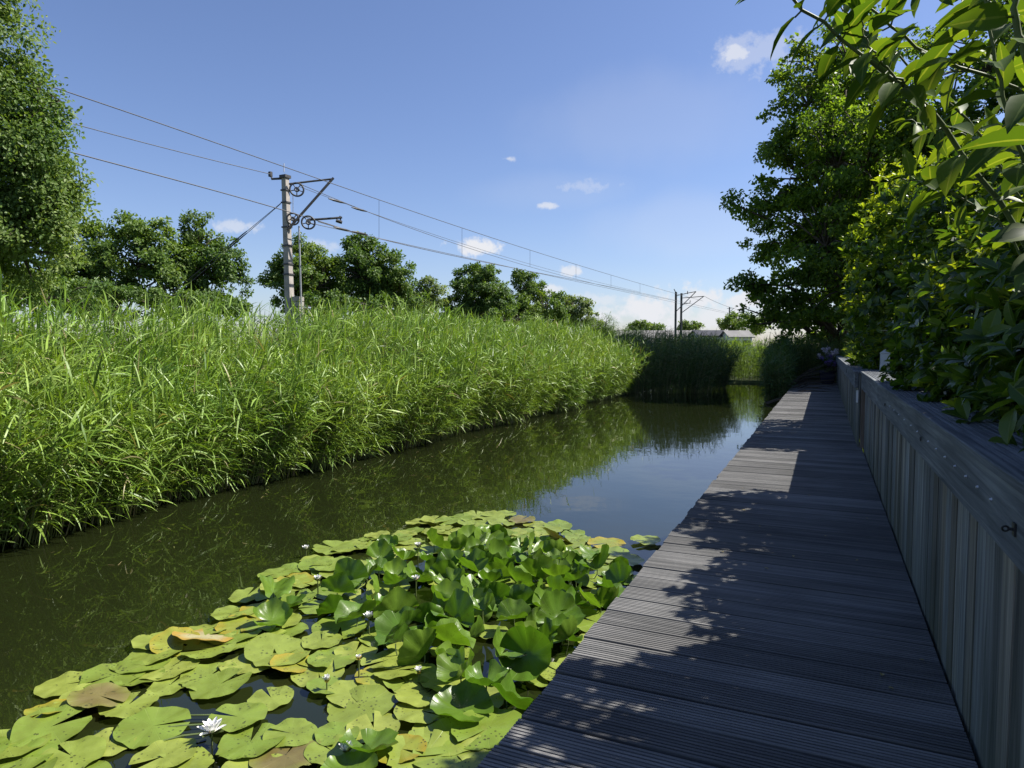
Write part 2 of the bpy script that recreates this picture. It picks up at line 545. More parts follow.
xs = [-4000, -900, -200, -60, -25, -12, -9, -7.6, -7.0, -6.8, -6.4, -4, -2, 0, .55, .78, 1.2, 4, 20, 100, 900, 4000]
ys = [-4000, -900, -200, -61, -59, -30, -10, 0, 10, 20, 30, 34.6, 35.4, 36, 45, 70, 150, 400, 1200, 4000]
V = [(x, y, gz(x, y)) for y in ys for x in xs]
nx = len(xs)
FQ = [(j * nx + i, j * nx + i + 1, (j + 1) * nx + i + 1, (j + 1) * nx + i) for j in range(len(ys) - 1) for i in range(nx - 1)]
tag(mk('ground', V, [np.array(FQ)], M['ground']), kind='structure')
tag(mk('canal_water', [(-7.2, -60, 0), (.7, -60, 0), (.7, 35.3, 0), (-7.2, 35.3, 0)], [np.array([(0, 1, 2, 3)])], M['water']), kind='structure')


# ------------------------------------------------------------------ reeds
WIND = nz(np.array([.80, .60, 0.0]))


def reed_bed(name, label, base, height, lean, mat, leaves=11, wind=WIND, llen=(.24, .46), lw=(.011, .020), sway=.30):
    """stems with long drooping leaves, all as one mesh."""
    n = len(base)
    # stem curve p(t) = base + up*h*t + lean*h*t^1.6
    def stem(t, b, h, ln):
        tt = t[:, None]
        return b + np.concatenate([ln * (h[:, None]) * tt ** 1.6, (h * (t - .18 * t ** 2 * np.linalg.norm(ln, axis=1) ** 1.0))[:, None]], 1)
    ts = np.array([0, .35, .7, 1.0])
    pts = np.stack([stem(np.full(n, t), base, height, lean) for t in ts], 1)
    sr = rng.uniform(.0035, .0055, n)
    ang = np.arange(3) * 2 * pi / 3
    ring = np.stack([np.cos(ang), np.sin(ang), np.zeros(3)], 1)
    SV = pts[:, :, None] + (sr[:, None] * np.array([1, .9, .7, .3])[None])[:, :, None, None] * ring[None, None]
    k = np.arange(3)
    q = np.concatenate([np.stack([r * 3 + k, r * 3 + (k + 1) % 3, (r + 1) * 3 + (k + 1) % 3, (r + 1) * 3 + k], 1) for r in range(3)])
    SF = (q[None] + (np.arange(n) * 12)[:, None, None]).reshape(-1, 4)
    # leaves
    m = n * leaves
    si = np.repeat(np.arange(n), leaves)
    t = np.clip((np.tile(np.arange(leaves), n) + rng.uniform(0, 1, m)) / leaves * .92 + .1, 0, 1)
    lb = stem(t, base[si], height[si], lean[si])
    a = rng.uniform(0, 2 * pi, m)
    hd = np.stack([np.cos(a), np.sin(a), np.zeros(m)], 1) * rng.uniform(.6, 1.0, m)[:, None] + wind * .42
    hd = nz(hd)
    ln = rng.uniform(*llen, m) * (1 - .35 * np.abs(t - .6))
    w = rng.uniform(*lw, m)
    a0 = rng.normal(rad(60), rad(24), m) - (t > .9) * rad(30)      # from vertical
    a1 = np.abs(rng.normal(rad(36), rad(30), m)) * (1.15 - .4 * (t > .9))
    S = np.linspace(0, 1, 6)
    prof = np.array([.55, .95, 1.0, .82, .5, .03])
    pos = lb.copy()
    side0 = nz(np.cross(hd, [0, 0, 1.0]))
    tw = rng.normal(0, .5, m)
    rows = []
    for i, s in enumerate(S):
        aa = np.clip(a0 + a1 * s ** 1.3, rad(2), rad(150))
        d = hd * np.sin(aa)[:, None] + np.array([0, 0, 1.0]) * np.cos(aa)[:, None]
        if i:
            pos = pos + d * (ln / 5)[:, None]
        nn = np.cross(side0, d)
        sd = side0 * np.cos(tw * (1 + s))[:, None] + nn * np.sin(tw * (1 + s))[:, None]
        hw = (w * prof[i] * .5)[:, None]
        rows.append(pos - sd * hw); rows.append(pos + sd * hw)
    LV = np.stack(rows, 1)
    qq = np.array([(2 * i, 2 * i + 1, 2 * i + 3, 2 * i + 2) for i in range(5)])
    LF = (qq[None] + (np.arange(m) * 12)[:, None, None]).reshape(-1, 4) + n * 12
    V = np.concatenate([SV.reshape(-1, 3), LV.reshape(-1, 3)])
    V[:, 2] = np.maximum(V[:, 2], .012)
    dead = np.repeat((rng.uniform(size=n) < .16) * 1, 9)
    o = mk(name, V, [np.concatenate([SF, LF])], [mat, M['reed_stem'], M['reed_dead']], None, False,
           np.concatenate([1 + dead, np.zeros(len(LF))]))
    return tag(o, label, 'reeds', None, 'stuff')


def lownoise(x, y, s, ph):
    return np.sin(x * s + ph) * np.cos(y * s * .83 + ph * 1.7) + .6 * np.sin(x * s * 2.1 - y * s * 1.7 + ph * 3)


n = 15500
u = rng.uniform(0, 1, n) ** 1.45
by = rng.uniform(.6, 24.6, n)
front = -6.62 + .14 * lownoise(by, by * .3, 1.1, .4) + .08 * lownoise(by, by, 3.3, 1.4)
bx = front - u * 3.4
depth = front - bx
hgt = 2.38 - .36 * np.clip((11 - by) / 7, 0, 1) + .17 * lownoise(bx, by, .9, 2.0) + rng.normal(0, .17, n) - .95 * np.exp(-depth / .75)
endf = np.clip((24.6 - by) / 1.2, 0, 1)
hgt *= .72 + .28 * endf
lx = .06 + .34 * np.exp(-depth / .45) * rng.uniform(.2, 1.3, n)
ly = rng.normal(.10, .10, n) + .30 * (1 - endf)
lx = lx + .10 * lownoise(bx, by, 2.3, 1.1) + np.where((depth < .7) & (rng.uniform(size=n) < .22), .45, 0) * rng.uniform(.4, 1, n)
ly = ly + .12 * lownoise(bx, by, 2.9, 4.0)
keep = (lownoise(bx * 1.3, by, 3.1, 2.2) > -.55) | (rng.uniform(size=n) < .45)
bx, by, hgt, lx, ly = bx[keep], by[keep], hgt[keep], lx[keep], ly[keep]
n = len(bx)
reed_bed('reed_bed', 'tall sunlit green reed bed lining the left side of the canal', np.stack([bx, by, np.full(n, .0)], 1), hgt,
         np.stack([lx, ly], 1), M['reed'], 13)

n = 2900
by = rng.uniform(25.0, 31.5, n)
fr = -3.9 + .25 * lownoise(by, by, .9, 1.0) - np.clip(26.6 - by, 0, 2) * 1.6
u = rng.uniform(0, 1, n) ** 1.2
bx = fr - u * 6.2
dp = np.minimum(fr - bx, (by - 24.8) * .8)
hgt = 2.12 + .14 * lownoise(bx, by, .8, .3) + rng.normal(0, .14, n) - .6 * np.exp(-dp / .4)
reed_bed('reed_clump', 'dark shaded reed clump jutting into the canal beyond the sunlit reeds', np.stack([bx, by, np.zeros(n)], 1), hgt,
         np.stack([.05 + .35 * np.exp(-dp / .5) * rng.uniform(.4, 1.2, n), rng.normal(-.05, .12, n)], 1), M['reed_shaded'], 11)

n = 2600
bx = rng.uniform(-8.5, 1.5, n)
by = 35.4 + rng.uniform(0, 1, n) ** 1.5 * 7
hgt = 1.75 + rng.normal(0, .15, n) + .12 * lownoise(bx, by, .7, .9) + np.clip(by - 36, 0, 5) * .08
reed_bed('far_reeds', 'bright yellow-green reeds across the far end of the canal', np.stack([bx, by, np.zeros(n)], 1), hgt,
         np.stack([rng.normal(.05, .08, n), -.12 - .3 * np.exp(-(by - 35.4) / .5)], 1), M['reed_far'], 10)

# ------------------------------------------------------------------ trees
def tree(name, label, depth, lobes, trunk, mat, nleaf, lsize, clump=.45, group='trees along the canal', cat='tree', tmpl=HEX, density_in=.25, trunk_r=.22, clumps_per=None, flat=.75, dz=0.0, spread=None):
    """lobes: (px, py, rx_px, ry_px[, depth offset]) at a distance; trunk: (px, ground z)."""
    base = P(trunk, HZ + 10, depth + dz)
    base[2] = .1
    c, r = [], []
    for lb in lobes:
        px, py, rx, ry = lb[:4]
        z = depth + (lb[4] if len(lb) > 4 else 0)
        c.append(P(px, py, z)); r.append((rx * z / F, rx * z / F, ry * z / F))
    c, r = np.array(c), np.array(r)
    nl = len(c)
    for i in range(nl):
        for q in range(3):
            d_ = rdirs(1)[0] * [1, 1, .8]
            f_ = rng.uniform(.34, .52)
            c = np.vstack([c, c[i] + d_ * r[i] * rng.uniform(.7, .95)]); r = np.vstack([r, r[i] * f_])
    root = empty(name, base, label, cat, group)
    vol = r[:, 0] * r[:, 1] * r[:, 2]
    wt = vol ** .72
    wt = wt / wt.sum()
    nc = clumps_per or max(60, int(nleaf / 90))
    li = rng.choice(len(c), nc, p=wt)
    dd = rdirs(nc)
    rr = np.where(rng.uniform(size=nc) < density_in, rng.uniform(.2, .7, nc), rng.uniform(.76, 1.10, nc))
    cc = c[li] + dd * r[li] * rr[:, None]
    cs = clump * rng.uniform(.55, 1.35, nc)
    k = rng.choice(nc, nleaf, p=cs ** 2 / (cs ** 2).sum())
    off = rdirs(nleaf) * (rng.uniform(0, 1, nleaf) ** .5)[:, None] * cs[k][:, None]
    off[:, 2] *= flat
    pos = cc[k] + off
    out = nz(pos - c[li[k]])
    d = nz(out * .5 + rdirs(nleaf) * .9 + np.array([0, 0, -.25]))
    nrm = nz(out * .85 + np.array([0, 0, .45]) + rdirs(nleaf) * .45)
    LV, LF = inst(tmpl[0], tmpl[1], pos, d, nrm, lsize * rng.uniform(.65, 1.3, nleaf))
    mk('crown', LV, [LF], mat, root)
    # trunk and limbs
    mb = MB()
    top = c[:, 2].max()
    ctr = np.average(c, axis=0, weights=wt)
    pts = [base + np.array([0, 0, -.2]), base * .75 + ctr * .25, base * .45 + ctr * .55, ctr + np.array([0, 0, (top - ctr[2]) * .6])]
    pts[1][2] = base[2] * .7 + ctr[2] * .3
    pts = np.array(pts)
    tt = np.linspace(0, 3, 13)
    tp = np.stack([np.interp(tt, range(4), pts[:, i]) for i in range(3)], 1)
    tp[1:-1, :2] += rng.normal(0, .05, (11, 2))
    tr = np.interp(tt, [0, .2, 3], [trunk_r * 1.35, trunk_r, trunk_r * .2])
    mb.tube(tp, tr, 10)
    for i in range(nl):
        h = np.clip((c[i, 2] - r[i, 2] * .6 - base[2]) / max(tp[-1, 2] - base[2], .1), .12, .85)
        j = int(h * 12)
        s = tp[j]
        e = c[i]
        mid = (s + e) / 2 + np.array([0, 0, .12 * np.linalg.norm(e - s)])
        mb.tube(np.array([s, mid, e]), [tr[j] * .55, tr[j] * .35, .03], 6)
        sub = np.where(li == i)[0]
        for q in sub[: min(len(sub), 26)]:
            m2 = (e + cc[q]) / 2 + rng.normal(0, .12, 3)
            mb.tube(np.array([mid * .35 + e * .65, m2, cc[q]]), [.045, .03, .01], 4, 0, False)
    mb.build('trunk', M['bark'], root, True)
    return root


BG = 'trees beyond the railway'
tree('broadleaf_tree', 'tallest tree on the left, rising out of the frame beside the reeds', 14.5,
     [(-14, 72, 50, 66), (-68, 30, 90, 90), (31, 160, 46, 60), (-44, 170, 90, 100), (16, 235, 56, 55), (-74, 260, 90, 60), (-20, 18, 30, 36), (38, 110, 26, 40), (48, 205, 30, 30), (61, 185, 16, 20)],
     -45, M['tree_tall'], 90000, .085, .36, BG, trunk_r=.24)
tree('broadleaf_tree', 'olive green tree standing right against the tallest left tree', 38,
     [(95, 262, 40, 42), (140, 260, 38, 40), (70, 275, 40, 40), (165, 275, 25, 40), (150, 232, 22, 18)], 120, M['tree_c'], 25500, 0.187, .5, BG, trunk_r=.25)
tree('broadleaf_tree', 'slim loose-crowned tree left of the concrete mast, behind its stay wires', 40,
     [(200, 245, 20, 32), (215, 275, 28, 34), (194, 226, 12, 13), (228, 262, 14, 22), (190, 280, 20, 30)], 207, M['tree_b'], 13500, 0.170, .42, BG, trunk_r=.18)
tree('broadleaf_tree', 'light open-crowned tree directly behind the concrete mast', 48,
     [(300, 268, 26, 30), (286, 285, 22, 25), (318, 282, 20, 28), (308, 250, 14, 13), (275, 270, 10, 12)], 303, M['tree_c'], 15000, 0.187, .45, BG, trunk_r=.18)
tree('broadleaf_tree', 'dense dark green tree right of the concrete mast with a pointed top', 50,
     [(360, 270, 30, 32), (342, 285, 26, 30), (385, 285, 30, 34), (358, 248, 16, 12), (400, 295, 22, 24), (375, 262, 20, 20)], 365, M['tree_b'], 27000, 0.196, .5, BG, trunk_r=.28)
tree('broadleaf_tree', 'small pale tree sloping down at the end of the dense dark tree', 54,
     [(424, 294, 18, 18), (412, 302, 20, 18), (436, 304, 10, 14)], 425, M['tree_d'], 7500, 0.187, .45, BG, trunk_r=.14)
tree('broadleaf_tree', 'evenly rounded tree standing midway between the two mast groups', 62,
     [(480, 290, 27, 24), (468, 302, 20, 22), (496, 304, 20, 22), (482, 275, 18, 12)], 481, M['tree_b'], 19500, 0.204, .5, BG, trunk_r=.22)
tree('broadleaf_tree', 'thin-topped tree rising behind the bushy trees of the far row', 68,
     [(527, 290, 16, 18), (522, 277, 10, 9), (535, 284, 9, 10), (520, 305, 20, 22)], 526, M['tree_b'], 9000, 0.196, .42, BG, trunk_r=.16)
tree('broadleaf_tree', 'bushy olive tree low in the far row', 66,
     [(546, 308, 20, 18), (528, 314, 18, 16), (558, 313, 15, 16)], 545, M['tree_c'], 9750, 0.212, .5, BG, trunk_r=.16)
tree('broadleaf_tree', 'last round grey-green tree at the right end of the far row', 72,
     [(577, 312, 15, 15), (566, 318, 14, 13), (590, 319, 12, 13), (572, 303, 8, 6)], 577, M['tree_d'], 9000, 0.212, .45, BG, trunk_r=.16)
UG = 'bushes along the railway'
tree('low_bush', 'low bush under the tallest left tree, behind the reeds', 24, [(20, 294, 60, 20), (-50, 290, 60, 24), (70, 298, 40, 15)], 20, M['tree_b'], 8000, .13, .35, UG, 'bush', trunk_r=.05)
tree('low_bush', 'low bush under the olive green tree, behind the reeds', 36, [(110, 300, 50, 16), (160, 303, 45, 14), (75, 300, 40, 16)], 130, M['tree_b'], 7000, .17, .4, UG, 'bush', trunk_r=.05)
tree('low_bush', 'low bush at the foot of the slim loose-crowned tree', 38, [(205, 304, 34, 11), (232, 307, 14, 8)], 212, M['tree_b'], 4000, .17, .4, UG, 'bush', trunk_r=.05)
tree('low_bush', 'low bush between the mast and the dense dark green tree', 46, [(330, 306, 34, 13), (300, 308, 26, 10), (375, 308, 34, 12)], 335, M['tree_b'], 5500, .2, .4, UG, 'bush', trunk_r=.05)
tree('low_bush', 'low bush at the foot of the evenly rounded tree', 60, [(475, 318, 34, 9), (515, 320, 28, 9)], 490, M['tree_c'], 4000, .23, .45, UG, 'bush', trunk_r=.05)
tree('willow_bush', 'spiky dark bush where the far tree row meets the shaded reeds', 60,
     [(604, 328, 16, 11), (592, 330, 12, 12), (614, 331, 14, 9), (626, 335, 14, 7)], 606, M['tree_b'], 5700, 0.255, .55, BG, 'bush', NARROW, trunk_r=.08)
tree('garden_tree', 'small round treetop above the left end of the long grey roof', 128,
     [(641, 327, 8, 6), (635, 328, 5, 5)], 641, M['tree_c'], 2250, 0.340, .7, 'small trees among the roofs', trunk_r=.15)
tree('garden_tree', 'flat treetop above the middle of the long grey roof', 130,
     [(655, 328, 9, 3)], 655, M['tree_c'], 1350, 0.340, .6, 'small trees among the roofs', trunk_r=.15)
tree('garden_tree', 'two-toned treetop just right of the twin masts', 126,
     [(684, 328, 7, 6), (693, 328, 9, 6)], 688, M['tree_a'], 2700, 0.323, .6, 'small trees among the roofs', trunk_r=.15)
tree('garden_tree', 'taller tree behind the dark roof near the big right tree', 120,
     [(722, 324, 9, 9), (736, 321, 14, 8), (750, 326, 14, 10)], 735, M['tree_a'], 5400, 0.323, .7, 'small trees among the roofs', trunk_r=.2)

tree('garden_tree', 'leafy tree filling the sky behind the hanging branches at the upper right', 24,
     [(935, 110, 40, 46), (985, 60, 50, 60), (1000, 150, 60, 60), (940, 190, 50, 50), (1060, 90, 60, 90), (1040, 20, 60, 60), (1080, 190, 60, 70)], 1010, M['tree_right'], 42000, .15, .42, 'trees along the canal', trunk_r=.2, density_in=.3)
tree('maple_tree', 'large shady tree at the far end of the boardwalk', 29.5,
     [(830, 120, 52, 75), (800, 95, 34, 40), (795, 165, 42, 30), (765, 200, 40, 17), (734, 204, 24, 11), (805, 225, 46, 34), (790, 240, 36, 22), (775, 279, 40, 20), (750, 286, 20, 12),
      (800, 310, 46, 34), (850, 200, 60, 80), (840, 280, 60, 60), (765, 318, 24, 18), (812, 60, 26, 28), (855, 60, 36, 50), (900, 150, 60, 90), (890, 270, 60, 70), (780, 140, 24, 18), (772, 128, 14, 8),
      (835, 150, 40, 60, -3), (822, 235, 44, 55, -3), (845, 90, 36, 50, 2.5), (840, 220, 56, 70, 3), (870, 120, 56, 80, 3.5), (850, 280, 50, 45, -3.5), (870, 150, 50, 80, -3)],
     846, M['tree_right'], 74000, .17, .5, 'trees along the canal', trunk_r=.3, flat=.62, density_in=.35)

# ------------------------------------------------------------------ boardwalk
LX, RXX = -1.018, .497
DZ = .40
root = empty('boardwalk', (-.25, 14, 0), 'weathered grey grooved timber boardwalk running along the canal', 'boardwalk')
mb = MB()
pitch = .195
ny = int(30 / pitch)
for i in range(ny):
    y0 = -1.0 + i * pitch
    w = pitch - rng.uniform(.014, .021)
    dz = rng.normal(0, .0016)
    tilt = rng.normal(0, .004)
    x0, x1 = LX + rng.normal(0, .006), RXX
    skew = rng.normal(0, .0015)
    prof = [(0, -.034), (0, -.003), (.002, 0)]
    nr = 9
    gw = .0078
    rw = (w - .004 - (nr - 1) * gw) / nr
    a = .002
    for r_ in range(nr):
        a += rw
        prof += [(a, 0)]
        if r_ < nr - 1:
            prof += [(a + .0012, -.0085), (a + gw - .0012, -.0085), (a + gw, 0)]
            a += gw
    prof += [(w, -.003), (w, -.034)]
    pr = np.array(prof)
    k = len(pr)
    A = np.stack([np.full(k, x0), y0 + pr[:, 0] - skew, DZ + pr[:, 1] + dz + tilt * (pr[:, 0] - w / 2)], 1)
    B = np.stack([np.full(k, x1), y0 + pr[:, 0] + skew, DZ + pr[:, 1] + dz + tilt * (pr[:, 0] - w / 2)], 1)
    j = np.arange(k)
    q = np.stack([j, (j + 1) % k, k + (j + 1) % k, k + j], 1)[:, ::-1]
    mb.add(np.concatenate([A, B]), [q, np.array([list(range(k))]), np.array([list(range(2 * k - 1, k - 1, -1))])])
mb.build('deck_planks', M['deck'], root)
for x in (-.96, -.28, .42):
    MB().box((x - .04, -1.0, .17), (x + .04, 28.9, .362)).build('bearer', M['brownpost'], root)
for y in np.arange(.5, 29, 2.4):
    for x in (-.86,):
        MB().tube([(x, y, -1), (x, y, .36)], .06, 8).build('pile', M['brownpost'], root)
MB().box((-1.0, 29.02, .3), (.35, 29.12, .47)).build('end_beam', M['brownpost'], root)


# ------------------------------------------------------------------ fences
def grooved_cap(mb, x0, x1, y0, y1, z0, z1, ng):
    w = (x1 - x0)
    prof = [(x0, z0), (x1, z0), (x1, z1 - .004), (x1 - .004, z1)]
    rw = (w - .04) / ng
    for g in range(ng):
        a = x1 - .02 - g * rw
        prof += [(a, z1), (a - .002, z1 - .007), (a - .009, z1 - .007), (a - .011, z1)]
    prof += [(x0 + .004, z1), (x0, z1 - .004)]
    pr = np.array(prof)
    k = len(pr)
    segs = np.linspace(y0, y1, max(2, int((y1 - y0) / .5)))
    rows = []
    for s in segs:
        rows.append(np.stack([pr[:, 0], np.full(k, s), pr[:, 1]], 1))
    j = np.arange(k)
    q = np.concatenate([np.stack([r * k + j, r * k + (j + 1) % k, (r + 1) * k + (j + 1) % k, (r + 1) * k + j], 1)[:, ::-1] for r in range(len(segs) - 1)])
    mb.add(np.concatenate(rows), [q, np.array([list(range(k))]), np.array([[(len(segs) - 1) * k + i for i in range(k)][::-1]])])


def fence(label, y0, y1, ztop, bolts, off=0.0, zb=.30):
    root = empty('wooden_fence', (.52, (y0 + y1) / 2, .4), label, 'fence', 'fences along the boardwalk')
    mb = MB()
    y = y0
    while y < y1 - .03:
        w = min(rng.uniform(.118, .15), y1 - y)
        fx = .512 + off + rng.normal(0, .0025)
        mb.box((fx, y + .0025, zb + rng.uniform(0, .01)), (fx + .024, y + w - .0025, ztop - .034))
        y += w
    mb.build('board_panel', M['fence'], root)
    MB().box((.462 + off, y0 - .012, ztop - .228), (.507 + off, y1 - .02, ztop - .030)).build('rail', M['rail'], root)
    mb = MB()
    grooved_cap(mb, .452 + off, .74, y0 - .02, y1 - .01, ztop - .028, ztop, 9)
    mb.build('cap_board', M['rail'], root)
    MB().box((.54, y0, .3), (.66, y0 + .1, ztop - .031)).build('post', M['brownpost'], root)
    for yy in np.arange(y0 + 2.2, y1 - .3, 2.4):
        MB().box((.54, yy, .3), (.64, yy + .09, ztop - .031)).build('post', M['brownpost'], root)
    if off: MB().box((.475, y0 - .17, .412), (.60, y0 - .03, ztop - .06)).build('post', M['brownpost'], root)
    for yy in bolts:
        b = MB().tube([(.4618, yy, ztop - .118), (.455, yy, ztop - .118)], [.007, .004], 8)
        b.build('bolt', M['steel'], root)
    return root


nf = fence('near grey fence with ridged cap board and a row of bolts', -.9, 10.42, 1.463,
           [2.42, 2.62, 2.82, 3.04, 3.28, 3.52, 3.78, 4.2, 4.5, 4.85, 5.2, 5.55, 5.9])
# eye bolt on the rail
mb = MB().obox((.459, 2.14, 1.325), (.0025, 0, 0), (0, .013, 0), (0, 0, .017))
mb.tube([(.458, 2.14, 1.325), (.446, 2.14, 1.325)], .004, 8)
V_, F_ = torus((.440, 2.14, 1.325), (0, 1, .2), .007, .0028, 14, 6)
mb.add(V_, F_)
mb.build('eye_bolt', M['darksteel'], nf)
V_, F_ = torus((.455, 4.02, 1.33), (1, 0, 0), .010, .0035, 12, 6)
MB().add(V_, F_).build('ring', M['darksteel'], nf)
V_, F_ = torus((.455, 6.3, 1.33), (1, 0, 0), .010, .0035, 12, 6)
MB().add(V_, F_).build('ring', M['darksteel'], nf)
ff = fence('far grey fence section with a slightly higher cap board', 10.62, 28.9, 1.452, [], -.07, .412)
MB().box((.418, 10.60, 1.02), (.4395, 10.70, 1.185)).build('pale_plate', M['whitepost'], ff)
MB().box((.385, 14.6, 1.29), (.3915, 14.68, 1.37)).build('hinge_plate', M['darksteel'], ff)
pr_ = empty('garden_post', (.80, 11.3, .34), 'pale square post standing behind the joint of the two fences', 'post')
MB().box((.74, 11.24, .34), (.86, 11.36, 1.70)).build('post_shaft', M['whitepost'], pr_)
MB().add([(.73, 11.23, 1.70), (.87, 11.23, 1.70), (.87, 11.37, 1.70), (.73, 11.37, 1.70), (.8, 11.3, 1.76)],
         [np.array([(0, 3, 2, 1)]), np.array([(0, 1, 4), (1, 2, 4), (2, 3, 4), (3, 0, 4)])]).build('post_cap', M['whitepost'], pr_)


# ------------------------------------------------------------------ hedge and shrubs on the right
def rosettes(c, ax, k, length, el=(10, 65), tmpl=LAUREL):
    """k leaves round an axis at every centre."""
    n = len(c)
    e1 = nz(np.cross(ax, rdirs(n)))
    e2 = np.cross(ax, e1)
    ci = np.repeat(np.arange(n), k)
    m = n * k
    ph = np.tile(np.arange(k), n) * 2.399 + np.repeat(rng.uniform(0, 6, n), k)
    e = np.radians(rng.uniform(*el, m))
    d = (np.cos(ph)[:, None] * e1[ci] + np.sin(ph)[:, None] * e2[ci]) * np.cos(e)[:, None] + ax[ci] * np.sin(e)[:, None]
    d = nz(d + np.array([0, 0, -.12]))
    nrm = ax[ci] - d * (ax[ci] * d).sum(1)[:, None] + rdirs(m) * .25
    pos = c[ci] - ax[ci] * (rng.uniform(0, .07, m))[:, None]
    ln = length * rng.uniform(.6, 1.2, m)
    return inst(tmpl[0], tmpl[1], pos, d, nrm, ln, rng.uniform(.8, 1.2, m))


def shrub(name, label, cat, base, lobes, nros, length, mats, k=7, young=.12, fill=0, tmpl=LAUREL, group=None, clipx=None, stems=40, shell=(.72, 1.05), el=(10, 65)):
    """lobes: world ellipsoids (cx,cy,cz,rx,ry,rz)."""
    root = empty(name, base, label, cat, group)
    lb = np.array(lobes, float)
    w = (lb[:, 3] * lb[:, 4] + lb[:, 4] * lb[:, 5] + lb[:, 3] * lb[:, 5])
    w /= w.sum()
    li = rng.choice(len(lb), nros, p=w)
    dd = rdirs(nros)
    c = lb[li, :3] + dd * lb[li, 3:] * rng.uniform(*shell, nros)[:, None]
    if clipx is not None:
        # branches may lean over the fence but not through it
        low = (c[:, 2] < 1.45)
        c[:, 0] = np.where(low, np.maximum(c[:, 0], .62), np.maximum(c[:, 0], clipx + rng.normal(0, .05, nros)))
    c[:, 2] = np.maximum(c[:, 2], .38)
    out = nz(dd / lb[li, 3:])
    ax = nz(out * .6 + np.array([0, 0, .55]) + rdirs(nros) * .4)
    yn = rng.uniform(size=nros) < young * (1 + 1.5 * (dd[:, 2] > .3))
    mb = MB()
    if (~yn).any(): mb.add(*rosettes(c[~yn], ax[~yn], k, length, el, tmpl), 0)
    if yn.any(): mb.add(*rosettes(c[yn], nz(ax[yn] + np.array([0, 0, .6])), 5, length * .75, (35, 75), tmpl), 1)
    if fill:
        li2 = rng.choice(len(lb), fill, p=w)
        d2 = rdirs(fill)
        pos = lb[li2, :3] + d2 * lb[li2, 3:] * (rng.uniform(0, .8, fill) ** .5)[:, None]
        if clipx is not None: pos[:, 0] = np.maximum(pos[:, 0], .66)
        pos[:, 2] = np.maximum(pos[:, 2], .4)
        mb.add(*inst(tmpl[0], tmpl[1], pos, rdirs(fill) + np.array([0, 0, -.3]), rdirs(fill) + np.array([0, 0, .8]), length * rng.uniform(.8, 1.4, fill)), 0)
    edge_attr(mb.build('foliage', mats, root))
    sb = MB()
    for q in range(min(stems, nros)):
        e = c[q] - ax[q] * .02
        j = np.argmin(np.linalg.norm(lb[:, :3] - e, axis=1))
        s = np.array([base[0] + rng.normal(0, .12), lb[j, 1] + rng.normal(0, .2), base[2]])
        m = s * .5 + e * .5 + np.array([0, 0, .25])
        if base[0] > .6: m[0] = max(m[0], .72)
        sb.tube(np.array([s, (s + m) / 2, m, (m + e) / 2 + rng.normal(0, .03, 3), e]), [.02, .016, .012, .008, .004], 5, 0, False)
    sb.build('stems', M['twig'], root)
    return root


LM = [M['laurel'], M['laurel_new']]
HG = 'shrubs behind the fence'
shrub('laurel_hedge', 'dark broad-leaved laurel hedge leaning over the near fence', 'hedge', (1.2, 4.5, .34),
      [(1.20, 2.6, 1.6, .70, .9, 1.0), (1.25, 3.8, 1.75, .72, .9, 1.05), (1.22, 5.0, 1.7, .72, .9, 1.1), (1.25, 6.2, 1.75, .74, .95, 1.1), (1.25, 7.2, 1.7, .72, .75, 1.1),
       (1.5, 3.65, 3.1, .75, .75, 1.2), (1.75, 5.2, 2.35, .8, 1.2, .75), (1.2, 1.5, 1.55, .6, .8, .9), (1.3, 1.9, 2.0, .7, .9, .8), (1.2, .4, 1.5, .6, .8, .85), (1.28, 7.25, 2.6, .72, .9, 1.1)],
      5200, .115, LM, 8, .14, 5000, LAUREL, HG, .47, 60)
shrub('laurel_shrub', 'tall sunlit laurel shrub with yellow-green tips behind the fence joint', 'shrub', (1.35, 12.6, .34),
      [(1.02, 12.0, 2.4, .72, .9, 1.0), (1.05, 12.9, 3.3, .85, 1.1, 1.05), (1.25, 12.3, 4.0, .7, .9, .7), (1.0, 13.6, 1.9, .65, .9, .9), (.95, 14.2, 2.6, .7, .9, 1.0), (1.7, 12.4, 3.0, .9, 1.1, 1.5), (1.05, 11.7, 1.7, .5, .7, .7)],
      1800, .16, LM, 7, .42, 1000, LAUREL, HG, .28, 40)
shrub('tall_bush', 'tall airy bush rising behind the laurel hedge below the hanging branches', 'bush', (2.7, 12.2, .34),
      [(2.6, 12.2, 2.6, .8, .9, 1.4), (2.7, 12.3, 3.7, .8, 1.0, .9), (3.3, 11.9, 2.5, .8, .9, 1.2)],
      900, .14, LM, 7, .3, 900, LAUREL, HG, None, 25)
shrub('fern_bush', 'low fresh green bush behind the far fence', 'bush', (1.3, 19, .34),
      [(1.1, 16.6, 1.15, .6, 1.2, .7), (1.2, 18.8, 1.2, .7, 1.4, .85), (1.2, 21.4, 1.3, .7, 1.4, .9), (1.3, 24, 1.5, .8, 1.5, 1.1)],
      900, .2, LM, 7, .5, 700, NARROW, HG, .55, 30, (.6, 1.05))
shrub('shading_bush', 'tall bush hidden behind the laurel, added to shade the boardwalk end', 'bush', (2.0, 27, .34),
      [(1.9, 25.6, 2.6, .9, 1.4, 2.2), (2.0, 28.0, 3.6, 1.1, 1.6, 3.2), (2.2, 30.4, 4.0, 1.2, 1.5, 3.5)],
      2300, .18, LM, 7, .15, 2500, LAUREL, HG, .6, 25)  # hidden bush, added to cast shade on the reeds by the deck end
